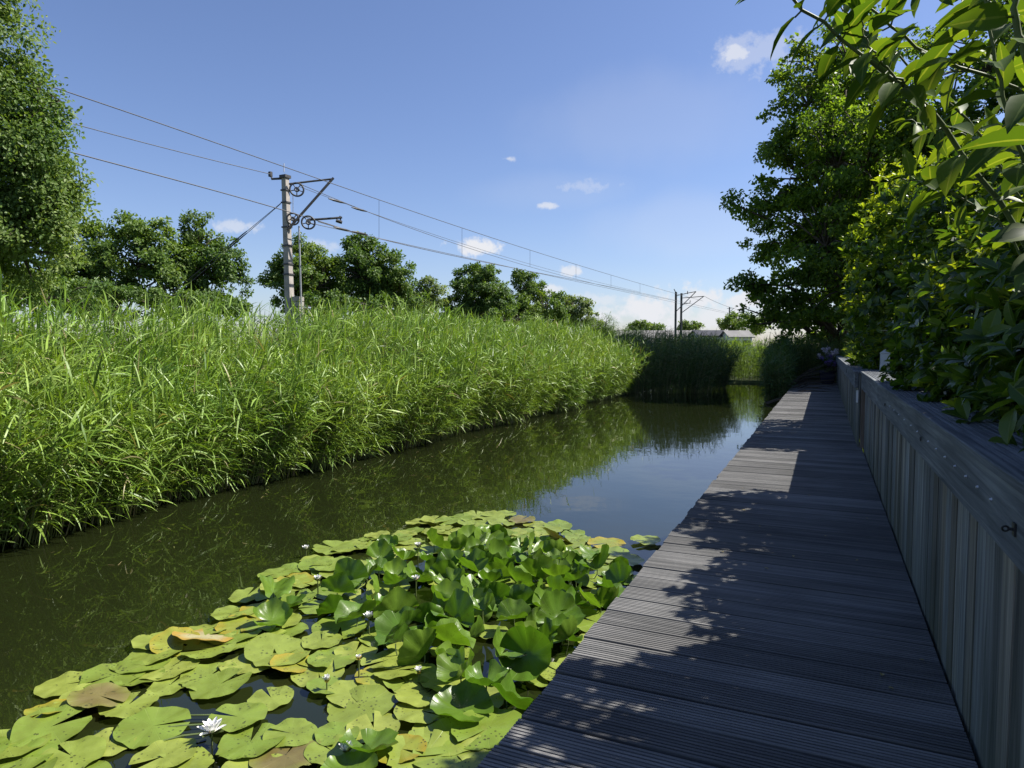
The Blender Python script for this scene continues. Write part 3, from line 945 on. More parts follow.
shrub('dark_hedge', 'low dark hedge under the large shady tree', 'hedge', (2.0, 36.5, .1),
      [(-.6, 36.5, 1.3, .9, .9, 1.3), (.8, 36.6, 1.5, 1.1, 1.0, 1.4), (2.4, 36.8, 1.5, 1.2, 1.0, 1.5), (4.2, 37, 1.6, 1.3, 1.0, 1.5)],
      1300, .2, LM, 7, .08, 1500, LAUREL, HG, None, 20)
shrub('sky_blocking_hedge', 'unseen high hedge behind the laurels, raised to block skylight', 'hedge', (5.5, 9, .34),
      [(5.0, -2, 3.6, 1.5, 2.6, 3.6), (5.0, 2.5, 3.8, 1.5, 2.6, 3.7), (5.4, 8, 3.6, 1.3, 2.6, 3.5), (5.4, 12, 3.4, 1.4, 2.8, 3.3), (5.3, 17, 3.1, 1.4, 3, 3.0)],
      3600, .34, LM, 7, .12, 4000, LAUREL, HG, None, 20)  # out of view, made this high so less skylight reaches the deck
# shaded shrub left of the boardwalk end
shrub('willow_shrub', 'dark shaded shrub hanging over the water left of the boardwalk end', 'shrub', (-1.6, 26.5, .02),
      [(-1.5, 24.8, .75, .4, 1.3, .62), (-1.5, 27, 1.1, .45, 1.5, .9), (-1.4, 22.8, .4, .25, .8, .35), (-1.7, 29.2, 1.2, .6, 1.0, .9)],
      900, .13, [M['laurel'], M['reed']], 7, .06, 900, LANCE, 'shrubs at the boardwalk end', -2.6, 50, (.5, 1.08), (15, 70))
n = 1700
bx = np.concatenate([rng.uniform(-1.75, -1.1, 900), rng.uniform(-1.9, 1.0, 800)])
by = np.concatenate([rng.uniform(23.5, 29.5, 900), rng.uniform(29.4, 32.5, 800)])
hgt = 1.55 + .1 * (by - 27).clip(-3, 4) + rng.normal(0, .2, n)
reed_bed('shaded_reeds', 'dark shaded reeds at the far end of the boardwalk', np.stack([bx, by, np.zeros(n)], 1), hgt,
         np.stack([rng.normal(-.06, .10, n), rng.normal(-.08, .12, n)], 1), M['reed_shaded'], 11, np.array([.2, -.6, 0]))

# ------------------------------------------------------------------ hanging branches close to the camera
def spline(pts, n=18):
    pts = np.array(pts)
    t = np.linspace(0, len(pts) - 1, n)
    return np.stack([np.interp(t, range(len(pts)), pts[:, i]) for i in range(3)], 1)


root = empty('overhanging_shrub', P(1100, 420, 1.5), 'leafy branches with long leaves hanging in at the top right corner', 'shrub')
stems = [
    ([(1075, 330, 1.5), (1003, 208, 1.42), (932, 111, 1.36), (907, 88, 1.33), (874, 64, 1.3), (799, 4, 1.26), (770, -22, 1.24)], .0075, 15),
    ([(1120, 130, 1.6), (1040, 95, 1.5), (965, 69, 1.42), (918, 49, 1.4), (861, 0, 1.36), (840, -22, 1.35)], .006, 13),
    ([(1060, 300, 1.25), (1026, 165, 1.2), (1007, 119, 1.18), (989, 26, 1.15), (980, -20, 1.14)], .006, 10),
    ([(1060, 160, 1.0), (1024, 52, .98), (1013, 0, .97), (1008, -30, .96)], .0085, 5),
    ([(1040, 230, 1.75), (985, 140, 1.7), (936, 88, 1.66), (868, 32, 1.6), (840, 5, 1.58)], .005, 11),
    ([(1040, 290, 1.7), (1000, 220, 1.7), (940, 185, 1.68), (900, 178, 1.66)], .004, 8),
    ([(907, 88, 1.33), (880, 60, 1.3), (868, 45, 1.28), (858, 12, 1.26)], .0035, 5),
    ([(1060, 260, 1.9), (1010, 150, 1.85), (950, 130, 1.8), (905, 120, 1.8)], .0045, 9),
    ([(1070, 60, 1.3), (1030, 20, 1.25), (960, -10, 1.2), (900, -25, 1.2)], .006, 9),
]
sb = MB()
LP, LD, LN, LS = [], [], [], []
for ctrl, r0, nn in stems:
    pts = spline([P(*c) for c in ctrl], 24)
    pts[1:-1] += rng.normal(0, .002, (22, 3))
    sb.tube(pts, np.linspace(r0, r0 * .4, 24) * .8, 7)
    tdir = nz(np.gradient(pts, axis=0))
    nn = int(nn * 1.3)
    for q in range(nn):
        t = (q + .5) / nn
        i = min(23, int(t * 23))
        rot = (q % 2) * pi / 2 + rng.normal(0, .4)
        e1 = nz(np.cross(tdir[i], [0, 0, 1.0]))
        e2 = np.cross(e1, tdir[i])
        for s in (-1, 1):
            d = (cos(rot) * e1 + sin(rot) * e2) * s
            d = nz(d + tdir[i] * .45 + np.array([0, 0, -.25]) + rng.normal(0, .28, 3))
            pet = pts[i] + d * .012
            LP.append(pet); LD.append(d)
            LN.append(nz(np.array([0, 0, 1.0]) + rng.normal(0, .35, 3)))
            LS.append(rng.uniform(.085, .145) * (1 - .35 * max(0, t - .75) / .25))
            sb.tube(np.array([pts[i], pet + d * .004]), .0018, 5, 0, False)
    for s in range(3):   # growing tip
        LP.append(pts[-1]); LD.append(nz(tdir[-1] + rng.normal(0, .5, 3))); LN.append(nz([0, 0, 1.] + rng.normal(0, .4, 3))); LS.append(rng.uniform(.04, .08))
sb.build('branches', M['greenstem'], root, True)
LV, LF = inst(LANCE[0], LANCE[1], np.array(LP), np.array(LD), np.array(LN), np.array(LS) * .76, rng.uniform(1.0, 1.5, len(LS)))
edge_attr(mk('foliage', LV, [LF], M['lance'], root, True))

# variegated shrub at the right edge
root = empty('variegated_shrub', P(1075, 460, 1.25), 'cream-edged variegated leaves at the right edge above the fence', 'shrub')
VL = leaf3([0, .1, .3, .5, .72, .9, 1], [.03, .3, .52, .55, .42, .18, .01], .14, .22)
spots_ = [(1040, 185, .075, -.2), (1024, 203, .05, .4), (1034, 230, .07, -.2), (1046, 222, .06, .2), (1044, 256, .075, -.5), (1052, 283, .075, -.3), (1046, 300, .075, .5), (1052, 335, .06, -.2),
          (1050, 378, .062, -.15), (1045, 352, .05, .5), (1068, 250, .07, .2), (1070, 320, .07, .3)]
pp, dd_, nn_, ss_ = [], [], [], []
sb = MB()
main = spline([P(1085, 460, 1.3), P(1068, 340, 1.25), P(1050, 200, 1.22), P(1045, 150, 1.2)], 16)
sb.tube(main, np.linspace(.006, .003, 16), 6)
for (px, py, ln, up_) in spots_:
    b = P(px, py, 1.18 + rng.uniform(-.06, .06))
    d = nz(-RT + UP * up_ * .8 - FW * rng.uniform(-.3, .5))
    pp.append(b); dd_.append(d); nn_.append(nz(UP + -FW * .6 + rng.normal(0, .3, 3))); ss_.append(ln)
    j = np.argmin(np.linalg.norm(main - b, axis=1))
    sb.tube(np.array([main[j], b]), .0016, 5, 0, False)
sb.build('stems', M['greenstem'], root, True)
LV, LF = inst(VL[0], VL[1], np.array(pp), np.array(dd_), np.array(nn_), np.array(ss_))
o = mk('foliage', LV, [LF], M['varieg'], root, True)
edge_attr(o)

# ------------------------------------------------------------------ pot with flowers at the end of the boardwalk
pc = np.array([.12, 28.2, DZ + .004])
root = empty('planter_pot', pc, 'dark blue glazed pot at the far end of the boardwalk', 'pot')
prof = [(.19, 0), (.25, .12), (.28, .30), (.27, .42), (.30, .45), (.30, .49), (.26, .49), (.25, .40), (0.001, .40)]
a = np.arange(20) * 2 * pi / 20
V = np.concatenate([np.stack([pc[0] + r * np.cos(a), pc[1] + r * np.sin(a), np.full(20, pc[2] + z)], 1) for r, z in prof])
k = np.arange(20)
q = np.concatenate([np.stack([i * 20 + k, i * 20 + (k + 1) % 20, (i + 1) * 20 + (k + 1) % 20, (i + 1) * 20 + k], 1) for i in range(len(prof) - 1)])
mk('pot_body', V, [q], M['pot'], root, True)
fc = pc + np.array([0, 0, .42])
root = empty('flowering_shrub', fc, 'pot plant with purple and pale blossoms by the far fence', 'flower')
sb = MB(); fb = MB(); pb = MB(); wb = MB()
for q in range(26):
    e = fc + np.array([rng.normal(.08, .17), rng.normal(0, .17), rng.uniform(.25, .95)])
    sb.tube(np.array([fc + rng.normal(0, .03, 3) * [1, 1, 0], (fc + e) / 2 + [0, 0, .06], e]), .006, 5, 0, False)
    c1 = (fc + e)[None] / 2 + rng.normal(0, .1, (3, 3))
    fb.add(*rosettes(c1, nz(rdirs(3) * .4 + [0, 0, 1]), 6, .13))
    cc = e + rng.normal(0, .035, (16, 3))
    (wb if e[2] > fc[2] + .62 else pb).add(*rosettes(cc, nz(rdirs(16) * .8 + [0, -.4, .5]), 5, .045, (0, 40)))
sb.build('stems', M['greenstem'], root); edge_attr(fb.build('foliage', M['laurel'], root))
pb.build('purple_blossom', M['purple'], root); wb.build('pale_blossom', M['palepetal'], root)


# ------------------------------------------------------------------ railway masts and wires
def vplane(off):
    """vertical plane parallel to the masts' line; returns a function pixel -> 3D."""
    a = P(288, HZ, 28.0); b = P(680, HZ, 88.0)
    t = nz((b - a) * [1, 1, 0])
    nrm = np.array([t[1], -t[0], 0])
    a = a + nrm * off
    def f(px, py):
        d = ray(px, py)
        s = ((a - CAM) @ nrm) / (d @ nrm)
        return CAM + d * s
    return f, nrm, t


_, NR, TR = vplane(0)     # NR points to the canal side
mbase = P(290, 318, 28.0)
root = empty('catenary_mast', (mbase[0], mbase[1], .1), 'concrete railway mast with tension wheels rising behind the sunlit reeds', 'mast', 'railway masts')
top = P(285.2, 178, 28.0); bot = P(290.5, 330, 28.0)
bot = bot + (bot - top) * .35
ax_ = nz(top - bot)
mb = MB()
e1 = NR; e2 = TR
for (p0, w0), (p1, w1) in (((bot, .165), (top, .115)),):
    V = []
    for p_, w_ in ((p0, w0), (p1, w1)):
        for sx, sy in ((-1, -1), (1, -1), (1, 1), (-1, 1)):
            V.append(p_ + e1 * w_ * sx + e2 * w_ * .85 * sy)
    mb.add(V, np.array(BOXF))
mb.build('pole', M['concrete'], root)
MB().obox(top + ax_ * .05, e1 * .17, e2 * .16, ax_ * .06).build('pole_cap', M['darksteel'], root)
for f in (.06, .12, .24, .33, .42, .47):
    c = top + (bot - top) * f
    w = .118 + .05 * f
    MB().obox(c, e1 * (w + .035), e2 * (w * .85 + .03), ax_ * .03).build('clamp', M['darksteel'], root)
tip = P(332.5, 179, 28.6)
MB().tube(np.array([P(287.5, 230, 27.8), tip + (tip - P(287.5, 230, 27.8)) * .02]), .052, 8).build('cantilever_strut', M['darksteel'], root)
MB().tube(np.array([P(289, 184, 27.9), P(312, 181.2, 28.3), tip]), .04, 8).build('tie_bar', M['darksteel'], root)
MB().tube(np.array([P(307, 220, 27.9), P(330, 218.5, 28.2), P(342, 217.5, 28.4)]), .045, 8).build('support_arm', M['darksteel'], root)
MB().tube(np.array([P(336, 220.5, 28.3), P(342, 222.5, 28.4)]), .07, 8).tube(np.array([P(340, 216, 28.4), P(341, 223, 28.4)]), .03, 6).build('insulator', M['insul'], root)
# left bracket with a hook
MB().tube(np.array([P(282, 178.5, 28), P(272, 179, 28), P(270.5, 172.5, 28)]), .05, 7).tube(np.array([P(270.5, 176.5, 28), P(270.3, 172, 28)]), .085, 8).build('bracket', M['darksteel'], root)
for (px, py, rp) in ((296.8, 189.5, 6.6), (308.3, 222.5, 6.4), (293, 219, 5.8)):
    c = P(px, py, 27.6 if px > 294 else 27.9)
    R = rp * 27.6 / F
    V_, F_ = torus(c, -FW * .9 + RT * .35, R, .035, 24, 6)
    w = MB().add(V_, F_).build('tension_wheel', M['darksteel'], root, True)
    sp = MB()
    axw = nz(-FW * .9 + RT * .35)
    f1 = nz(np.cross(axw, [0, 0, 1.0])); f2 = np.cross(axw, f1)
    for q in range(5):
        an = q * 2 * pi / 5 + .3
        sp.tube(np.array([c, c + (f1 * cos(an) + f2 * sin(an)) * R]), .02, 5)
    V_, F_ = torus(c, axw, R * .3, .03, 12, 5)
    sp.add(V_, F_)
    o = sp.build('spokes', M['darksteel'], w, True)
MB().tube(np.array([P(299, 226, 27.7), P(301.5, 310, 27.7), P(302, 330, 27.7)]), .035, 7).tube(np.array([P(293, 195, 27.8), P(293, 212, 27.8)]), .015, 5).build('counterweight_rod', M['steel'], root)
mb = MB()
for q in range(6):
    mb.obox(P(297.5, 299 + q * 5.2, 27.9), NR * .2, TR * .16, np.array([0, 0, .09]))
mb.build('counterweight', M['concrete'], root)
MB().tube(np.array([P(284, 172, 28), P(284, 163.5, 28)]), .02, 5).build('top_rod', M['steel'], root)


def far_mast(label, px, ytop, z, struts, fore=False):
    b = P(px, HZ + 5, z)
    root = empty('catenary_mast', (b[0], b[1], .1), label, 'mast', 'railway masts')
    t_ = P(px, ytop, z)
    g_ = np.array([t_[0], t_[1], .1])
    MB().obox((t_ + g_) / 2, NR * .125, TR * .11, np.array([0, 0, (t_[2] - .1) / 2])).build('pole', M['darksteel'], root)
    for s in struts:
        MB().tube(np.array([P(a_, b_, z) for a_, b_ in s[0]]), .055, 6).build(s[1], M['darksteel'], root)
    return root


far_mast('left one of the twin dark masts above the far reeds', 676, 292, 90,
         [([(676.5, 311), (696, 291.6)], 'cantilever_strut'), ([(677, 295.5), (688, 293), (696, 291.6)], 'tie_bar'), ([(687.6, 291), (687.6, 294)], 'insulator'),
          ([(674, 289), (676, 293)], 'bracket')])
far_mast('right one of the twin dark masts above the far reeds', 681.5, 293.2, 92,
         [([(682, 312.5), (703.8, 296.3)], 'cantilever_strut'), ([(682, 298), (703.8, 296.3)], 'tie_bar'), ([(682, 304), (690, 303), (690.2, 300.5)], 'support_arm')])
far_mast('tiny distant mast just above the garden trees', 729.5, 307, 160,
         [([(729.5, 312), (734, 308)], 'cantilever_strut'), ([(727, 308.5), (733, 308)], 'tie_bar')])

WG = 'overhead railway wires'


def wire_obj(pts, r, name, parent, n=26):
    """wire through points with linear spans (sag is in the points)."""
    return MB().tube(spline(pts, max(n, len(pts) * 6)), r, 5, 0, False).build(name, M['wire'], parent)


f0, _, _ = vplane(1.7)
fm, _, _ = vplane(-.3)
fl, _, _ = vplane(.6)


def smooth_px(pts, n=30):
    """quadratic-ish smoothing of pixel polylines before they are placed in space."""
    pts = np.array(pts, float)
    d = np.concatenate([[0], np.cumsum(np.hypot(*np.diff(pts, axis=0).T))])
    t = np.linspace(0, d[-1], n)
    deg = min(3, len(pts) - 1)
    cx = np.polyfit(d, pts[:, 0], deg); cy = np.polyfit(d, pts[:, 1], deg)
    return np.stack([np.polyval(cx, t), np.polyval(cy, t)], 1)


def line_thing(label, px, plane, r, name='overhead_wire', cat='wire'):
    q = smooth_px(px)
    pts = [plane(a_, b_) for a_, b_ in q]
    root = empty(name, pts[len(pts) // 2], label, cat, WG)
    MB().tube(np.array(pts), r * .8, 5, 0, False).build('wire_strand', M['wire'], root)
    return root, q


messenger = [(-60, 48), (65, 98), (180, 132), (284, 163), (332, 178), (420, 212), (490, 240), (560, 264), (640, 286), (676, 293), (704, 298)]
mroot, mq = line_thing('topmost overhead wire with hangers, running from the left tree to the twin masts', messenger, f0, .020)
contact = [(300, 184), (360, 209), (420, 231), (480, 252), (540, 270), (600, 284.5), (676, 301)]
croot, cq = line_thing('upper middle overhead wire leaving the top tension wheel', contact, f0, .016)
line_thing('lower twin of the upper middle overhead wire', [(300, 187), (345, 203), (375, 215), (440, 236), (500, 256), (560, 272), (640, 292)], fl, .013)
line_thing('feeder wire ending at the bracket on the left of the concrete mast', [(-50, 88), (85, 127), (180, 152), (270, 174)], fm, .018)
line_thing('thick low wire passing left of the concrete mast below the feeder', [(-50, 118), (85, 155), (180, 183), (276, 206), (330, 226), (360, 234)], fl, .024)
lroot, lq = line_thing('upper strand of the lowest overhead wire pair', [(318, 222), (360, 233), (420, 249), (500, 265), (560, 277), (640, 294), (690, 302), (735, 315)], f0, .020)
line_thing('lower strand of the lowest overhead wire pair', [(310, 223), (345, 231.5), (380, 238), (440, 251), (500, 265.5), (560, 278.5), (640, 295.5), (690, 304), (735, 316)], fl, .018)
line_thing('faint wire from the twin masts towards the distant mast', [(704, 296), (716, 302), (732, 308), (760, 315)], f0, .03)
# hangers between the messenger and the wires below it
for px in (379, 462, 530, 576, 611, 640):
    y0 = np.interp(px, mq[:, 0], mq[:, 1]); y1 = np.interp(px, lq[:, 0], lq[:, 1])
    MB().tube(np.array([f0(px, y0), f0(px, y1 if px < 500 else np.interp(px, cq[:, 0], cq[:, 1]))]), .009, 4, 0, False).build('hanger', M['wire'], mroot)
for px, py, rt in ((337, 201, croot), (359.5, 209.5, croot), (342, 229, lroot), (360, 233, lroot)):
    c = f0(px, py)
    MB().tube(np.array([c - TR * .5, c - TR * .2, c + TR * .2, c + TR * .5]), [.02, .045, .045, .02], 7).build('insulator', M['insul'], rt)
# stay wires
for lab, off, yy in (('upper stay wire sloping from the concrete mast down to the left', 0, 0), ('lower stay wire sloping from the concrete mast down to the left', .25, 5)):
    a_ = P(281, 203 + yy * .1, 28); b_ = P(176, 289 + yy, 27.6)
    b2 = a_ + (b_ - a_) * 1.25
    root = empty('stay_wire', b2, lab, 'wire', 'stay wires of the concrete mast')
    MB().tube(np.array([a_, (a_ + b2) / 2 - [0, 0, .03], b2]), .012, 5, 0, False).build('wire_strand', M['wire'], root)
    m_ = a_ + (b_ - a_) * .42
    d_ = nz(b_ - a_)
    MB().tube(np.array([m_ - d_ * .5, m_ - d_ * .3, m_ + d_ * .3, m_ + d_ * .5]), [.012, .022, .022, .012], 7).build('turnbuckle', M['insul'], root)

# ------------------------------------------------------------------ far buildings
def gable_house(name, label, px0, px1, yr, ye, z, wall, roof, depthlen=9.0, windows=3):
    a_, b_ = P(px0, HZ, z), P(px1, HZ, z)
    d = nz(b_ - a_); n_ = nz(np.array([-d[1], d[0], 0]))
    ln = np.linalg.norm(b_ - a_)
    zr = P(px0, yr, z)[2]; ze = P(px0, ye, z)[2]
    a_ = a_ * [1, 1, 0] + [0, 0, .1]; b_ = b_ * [1, 1, 0] + [0, 0, .1]
    root = empty(name, (a_ + b_) / 2 + n_ * depthlen / 2, label, 'building', 'buildings behind the reeds')
    c_, e_ = b_ + n_ * depthlen, a_ + n_ * depthlen
    ma, mb_ = (a_ + e_) / 2, (b_ + c_) / 2
    up = lambda p, z_: np.array([p[0], p[1], z_])
    V = [a_, b_, c_, e_, up(a_, ze), up(b_, ze), up(c_, ze), up(e_, ze), up(ma, zr - .06), up(mb_, zr - .06)]
    MB().add(V, [np.array([(0, 1, 5, 4), (2, 3, 7, 6)]), np.array([(1, 2, 6, 9, 5), (3, 0, 4, 8, 7)])]).build('wall', wall, root)
    ov = .35
    m = MB()
    for (p, q_, s) in ((a_, b_, -1), (e_, c_, 1)):
        p_ = up(p - d * ov + n_ * s * ov, ze - .12); q2 = up(q_ + d * ov + n_ * s * ov, ze - .12)
        r1 = up(ma - d * ov, zr); r2 = up(mb_ + d * ov, zr)
        t = np.array([0, 0, .14])
        V = [p_, q2, r2, r1, p_ + t, q2 + t, r2 + t, r1 + t]
        m.add(V, np.array(BOXF))
    m.build('roof', roof, root)
    for i in range(windows):
        c = a_ + d * ln * (i + .5) / windows - n_ * .02
        fr = MB().obox(up(c, ze - .95), d * .75, n_ * .05, np.array([0, 0, .55])).build('window', M['whitepost'], root)
        MB().obox(up(c, ze - .95) - n_ * .055, d * .65, n_ * .01, np.array([0, 0, .45])).build('pane', M['glass'], fr)
    return root


gable_house('row_house', 'long low building with a pale grey roof behind the twin masts', 616, 712, 330.5, 343, 118, M['brick'], M['grey_roof'], 10, 6)
gable_house('bungalow', 'small house with a dark roof right of the long grey roof', 700, 730, 330.5, 336, 112, M['white_wall'], M['dark_roof'], 7, 3)
gable_house('garden_shed', 'little pale gabled building partly hidden by the big tree', 730, 752, 331, 337, 108, M['white_wall'], M['grey_roof'], 5, 2)

# ------------------------------------------------------------------ water lilies
def in_poly(p, poly):
    x, y = p
    c = False
    j = len(poly) - 1
    for i in range(len(poly)):
        xi, yi = poly[i]; xj, yj = poly[j]
        if (yi > y) != (yj > y) and x < (xj - xi) * (y - yi) / (yj - yi) + xi:
            c = not c
        j = i
    return c


def pad_mesh(name, r, mats, cup=0.0, fold=0.0, wav=.006, stalk=0.0, lift=0.0, notch=9, ell=1.0, seed=0, curl=0.0):
    rg = np.random.default_rng(seed)
    rings, seg = [0, .25, .5, .72, .88, 1.0], 44
    a0 = rad(notch)
    an = np.linspace(a0, 2 * pi - a0, seg + 1) - pi / 2
    ph = rg.uniform(0, 6, 4)
    V = [(0, 0, 0)]
    edge = 1 + .03 * np.sin(3 * an + ph[0]) + .02 * np.sin(7 * an + ph[1])
    for q in range(rg.integers(0, 4)):
        edge = edge - rg.uniform(.05, .2) * np.exp(-((an - rg.uniform(-1.2, 4.3)) / rg.uniform(.05, .13)) ** 2)
    for q in rings[1:]:
        rr = r * q * (edge if q > .6 else 1)
        x = rr * np.cos(an) * ell; y = rr * np.sin(an)
        z = cup * r * q ** 2 + fold * np.abs(x) + wav * q ** 2 * np.sin(4 * an + ph[2]) + wav * .7 * q ** 3 * np.sin(9 * an + ph[3]) + curl * r * np.clip(q - .8, 0, 1) * 3 * (1 + .6 * np.sin(2 * an + ph[0]))
        V += list(zip(x, y, z))
    k = seg + 1
    T = [(0, 1 + i, 2 + i) for i in range(seg)]
    Q = [(1 + (a - 1) * k + i, 1 + a * k + i, 1 + a * k + i + 1, 1 + (a - 1) * k + i + 1) for a in range(1, len(rings) - 1) for i in range(seg)]
    me = bpy.data.meshes.new(name)
    me.from_pydata([tuple(map(float, v)) for v in V], [], T + Q)
    for p_ in me.polygons: p_.use_smooth = True
    for m_ in mats: me.materials.append(m_)
    return me


W = lambda px, py: onZ(px, py, 0)[:2]
poly_flat = [W(*p) for p in [(-70, 800), (-60, 752), (15, 728), (70, 690), (140, 655), (230, 610), (265, 580), (345, 545), (440, 518), (490, 513), (572, 527), (600, 552), (640, 590), (560, 690), (470, 800)]]
poly_up = [W(*p) for p in [(330, 610), (395, 560), (470, 545), (545, 552), (600, 570), (628, 590), (560, 665), (500, 715), (440, 700), (395, 665), (350, 640)]]
poly_sea = [W(*p) for p in [(165, 722), (185, 703), (218, 706), (232, 725), (222, 746), (175, 746)]]
deck_ok = lambda x: x < LX - .10

flat_meshes = {}
def get_pad(kind, i):
    key = (kind, i)
    if key not in flat_meshes:
        r = [.145, .16, .17, .185, .155, .178, .165, .19][i % 8]
        sd = hash_i = i * 7 + {'pad': 1, 'pad_old': 2, 'pad_brown': 3, 'pad_pale': 4, 'pad_up': 5, 'pad_semi': 6}[kind]
        if kind == 'pad_up':
            me = pad_mesh('water_lily_leaf', r * .95, [M['pad_up']], [.3, -.1, .5, .1, .4, 0, .25, .15][i % 8], [.45, .75, .25, .9, .35, 1.1, .2, .6][i % 8], .016, seed=sd, notch=12, ell=[.95, .85, .98, .8, .92, .78, 1, .88][i % 8], curl=[0, .2, .1, -.2, .25, 0, .3, .1][i % 8])
        elif kind == 'pad_semi':
            me = pad_mesh('water_lily_leaf', r, [M['pad_up']], [.1, .2, .05, .15][i % 4], [.2, .08, .25, .12][i % 4], .012, seed=sd, notch=11, ell=.95, curl=.15)
        else:
            me = pad_mesh('water_lily_leaf', r, [M[kind]], .012, .0, .006, seed=sd, notch=[6, 9, 4, 12, 7, 10, 5, 8][i % 8], ell=[1, .95, .9, 1, .93, 1, .97, .9][i % 8], curl=.03 if i % 3 else .0)
        flat_meshes[key] = me
    return flat_meshes[key]


NP = [0]
def add_pad(kind, x, y, z, rz, tilt=(0, 0), sc=1.0, label='', group='water lily leaves'):
    me = get_pad(kind, int(rng.integers(0, 8)))
    o = bpy.data.objects.new('water_lily_leaf', me)
    COL.objects.link(o)
    o.location = (float(x), float(y), float(z))
    o.rotation_mode = 'XYZ'
    o.rotation_euler = (float(tilt[0]), float(tilt[1]), float(rz))
    o.scale = (sc, sc, sc)
    tag(o, label, 'lily pad', group)
    NP[0] += 1
    return o


def proj(p):
    d = np.asarray(p, float) - CAM
    z = d @ FW
    return 512 + F * (d @ RT) / z, 384 - F * (d @ UP) / z


GF = 'flat lily pads of the water lily patch'
bx0, by0 = np.min(poly_flat, axis=0); bx1, by1 = np.max(poly_flat, axis=0)
placed = []
# special pads first: (px, py, kind, label)
special = [
    (66, 687, 'pad', 'long green lily pad at the left tip of the patch beside the open water'),
    (205, 643, 'pad_pale', 'pale folded lily pad with orange underside on the outer edge'),
    (100, 705, 'pad_brown', 'brown dying lily pad tucked between green pads near the left tip'),
    (176, 650, 'pad_old', 'yellow lily pad half hidden behind the pale folded one'),
    (262, 613, 'pad_old', 'orange-yellow lily pad on the outer rim of the patch'),
    (240, 628, 'pad_old', 'bright yellow lily pad just outside the orange-yellow one'),
    (296, 582, 'pad_old', 'yellow-edged lily pad at the far left rim'),
    (286, 760, 'pad_brown', 'brownish spotted lily pad at the bottom edge of the picture'),
    (558, 543, 'pad_brown', 'dark curled brown lily pad at the far right corner of the patch'),
    (522, 522, 'pad_brown', 'brown-blotched lily pad at the farthest tip of the patch'),
    (606, 546, 'pad_old', 'small yellowish pad of the loose group beside the boardwalk'),
    (622, 563, 'pad', 'largest green pad of the loose group beside the boardwalk'),
    (614, 555, 'pad', 'pad in the middle of the loose group beside the boardwalk'),
    (646, 543, 'pad', 'lone pad touching the boardwalk just beyond the loose group'),
    (488, 735, 'pad', 'separate spotted pad by the boardwalk edge at the bottom'),
]
for i, (px, py, kd, lab) in enumerate(special):
    x, y = W(px, py)
    if x > LX - .07: x = LX - .07
    t = (rng.normal(0, .02), rng.normal(0, .02))
    if 'folded' in lab: t = (.22, -.18)
    if 'curled' in lab: t = (.5, .4)
    if 'tucked' in lab: t = (.1, .12)
    add_pad(kd, x, y, .016 + .0012 * i + (.03 if abs(t[0]) > .05 else 0), rng.uniform(0, 2 * pi), t, .95, lab)
    placed.append((x, y))

tries = 0
nflat = 0
while nflat < 186 and tries < 30000:
    tries += 1
    p = (rng.uniform(bx0, bx1), rng.uniform(by0, by1))
    if not in_poly(p, poly_flat) or in_poly(p, poly_sea) or not deck_ok(p[0] + .05): continue
    if in_poly(p, poly_up) and rng.uniform() < .75: continue
    md = .145 if nflat < 110 else .105
    if placed and min((p[0] - a_) ** 2 + (p[1] - b_) ** 2 for a_, b_ in placed) < md ** 2 * (1.35 if p[1] > 6 else 1): continue
    placed.append(p)
    px, py = proj((p[0], p[1], 0))
    k_ = rng.uniform()
    left = px < 300
    if k_ < .03:
        kd, lab = 'pad_old', 'yellowing flat pad among the green ones of the patch'
    elif k_ < .13 and py > 600 and px > 250:
        kd, lab = 'pad_semi', 'glossy pad with a raised wavy rim lying among the flat ones'
    else:
        kd = 'pad'
        lab = ('flat green pad in the far part of the patch' if py < 575 else
               'flat green pad in the front left part of the patch' if left else 'flat green pad in the front right part of the patch')
    tl = rng.normal(0, .05 if kd == 'pad' else .10, 2)
    add_pad(kd, p[0], p[1], .010 + .0002 * (nflat % 90) + (.025 if kd == 'pad_semi' else abs(tl).sum() * .06), rng.uniform(0, 2 * pi), tl, rng.uniform(.66, 1.02), lab, GF)
    nflat += 1

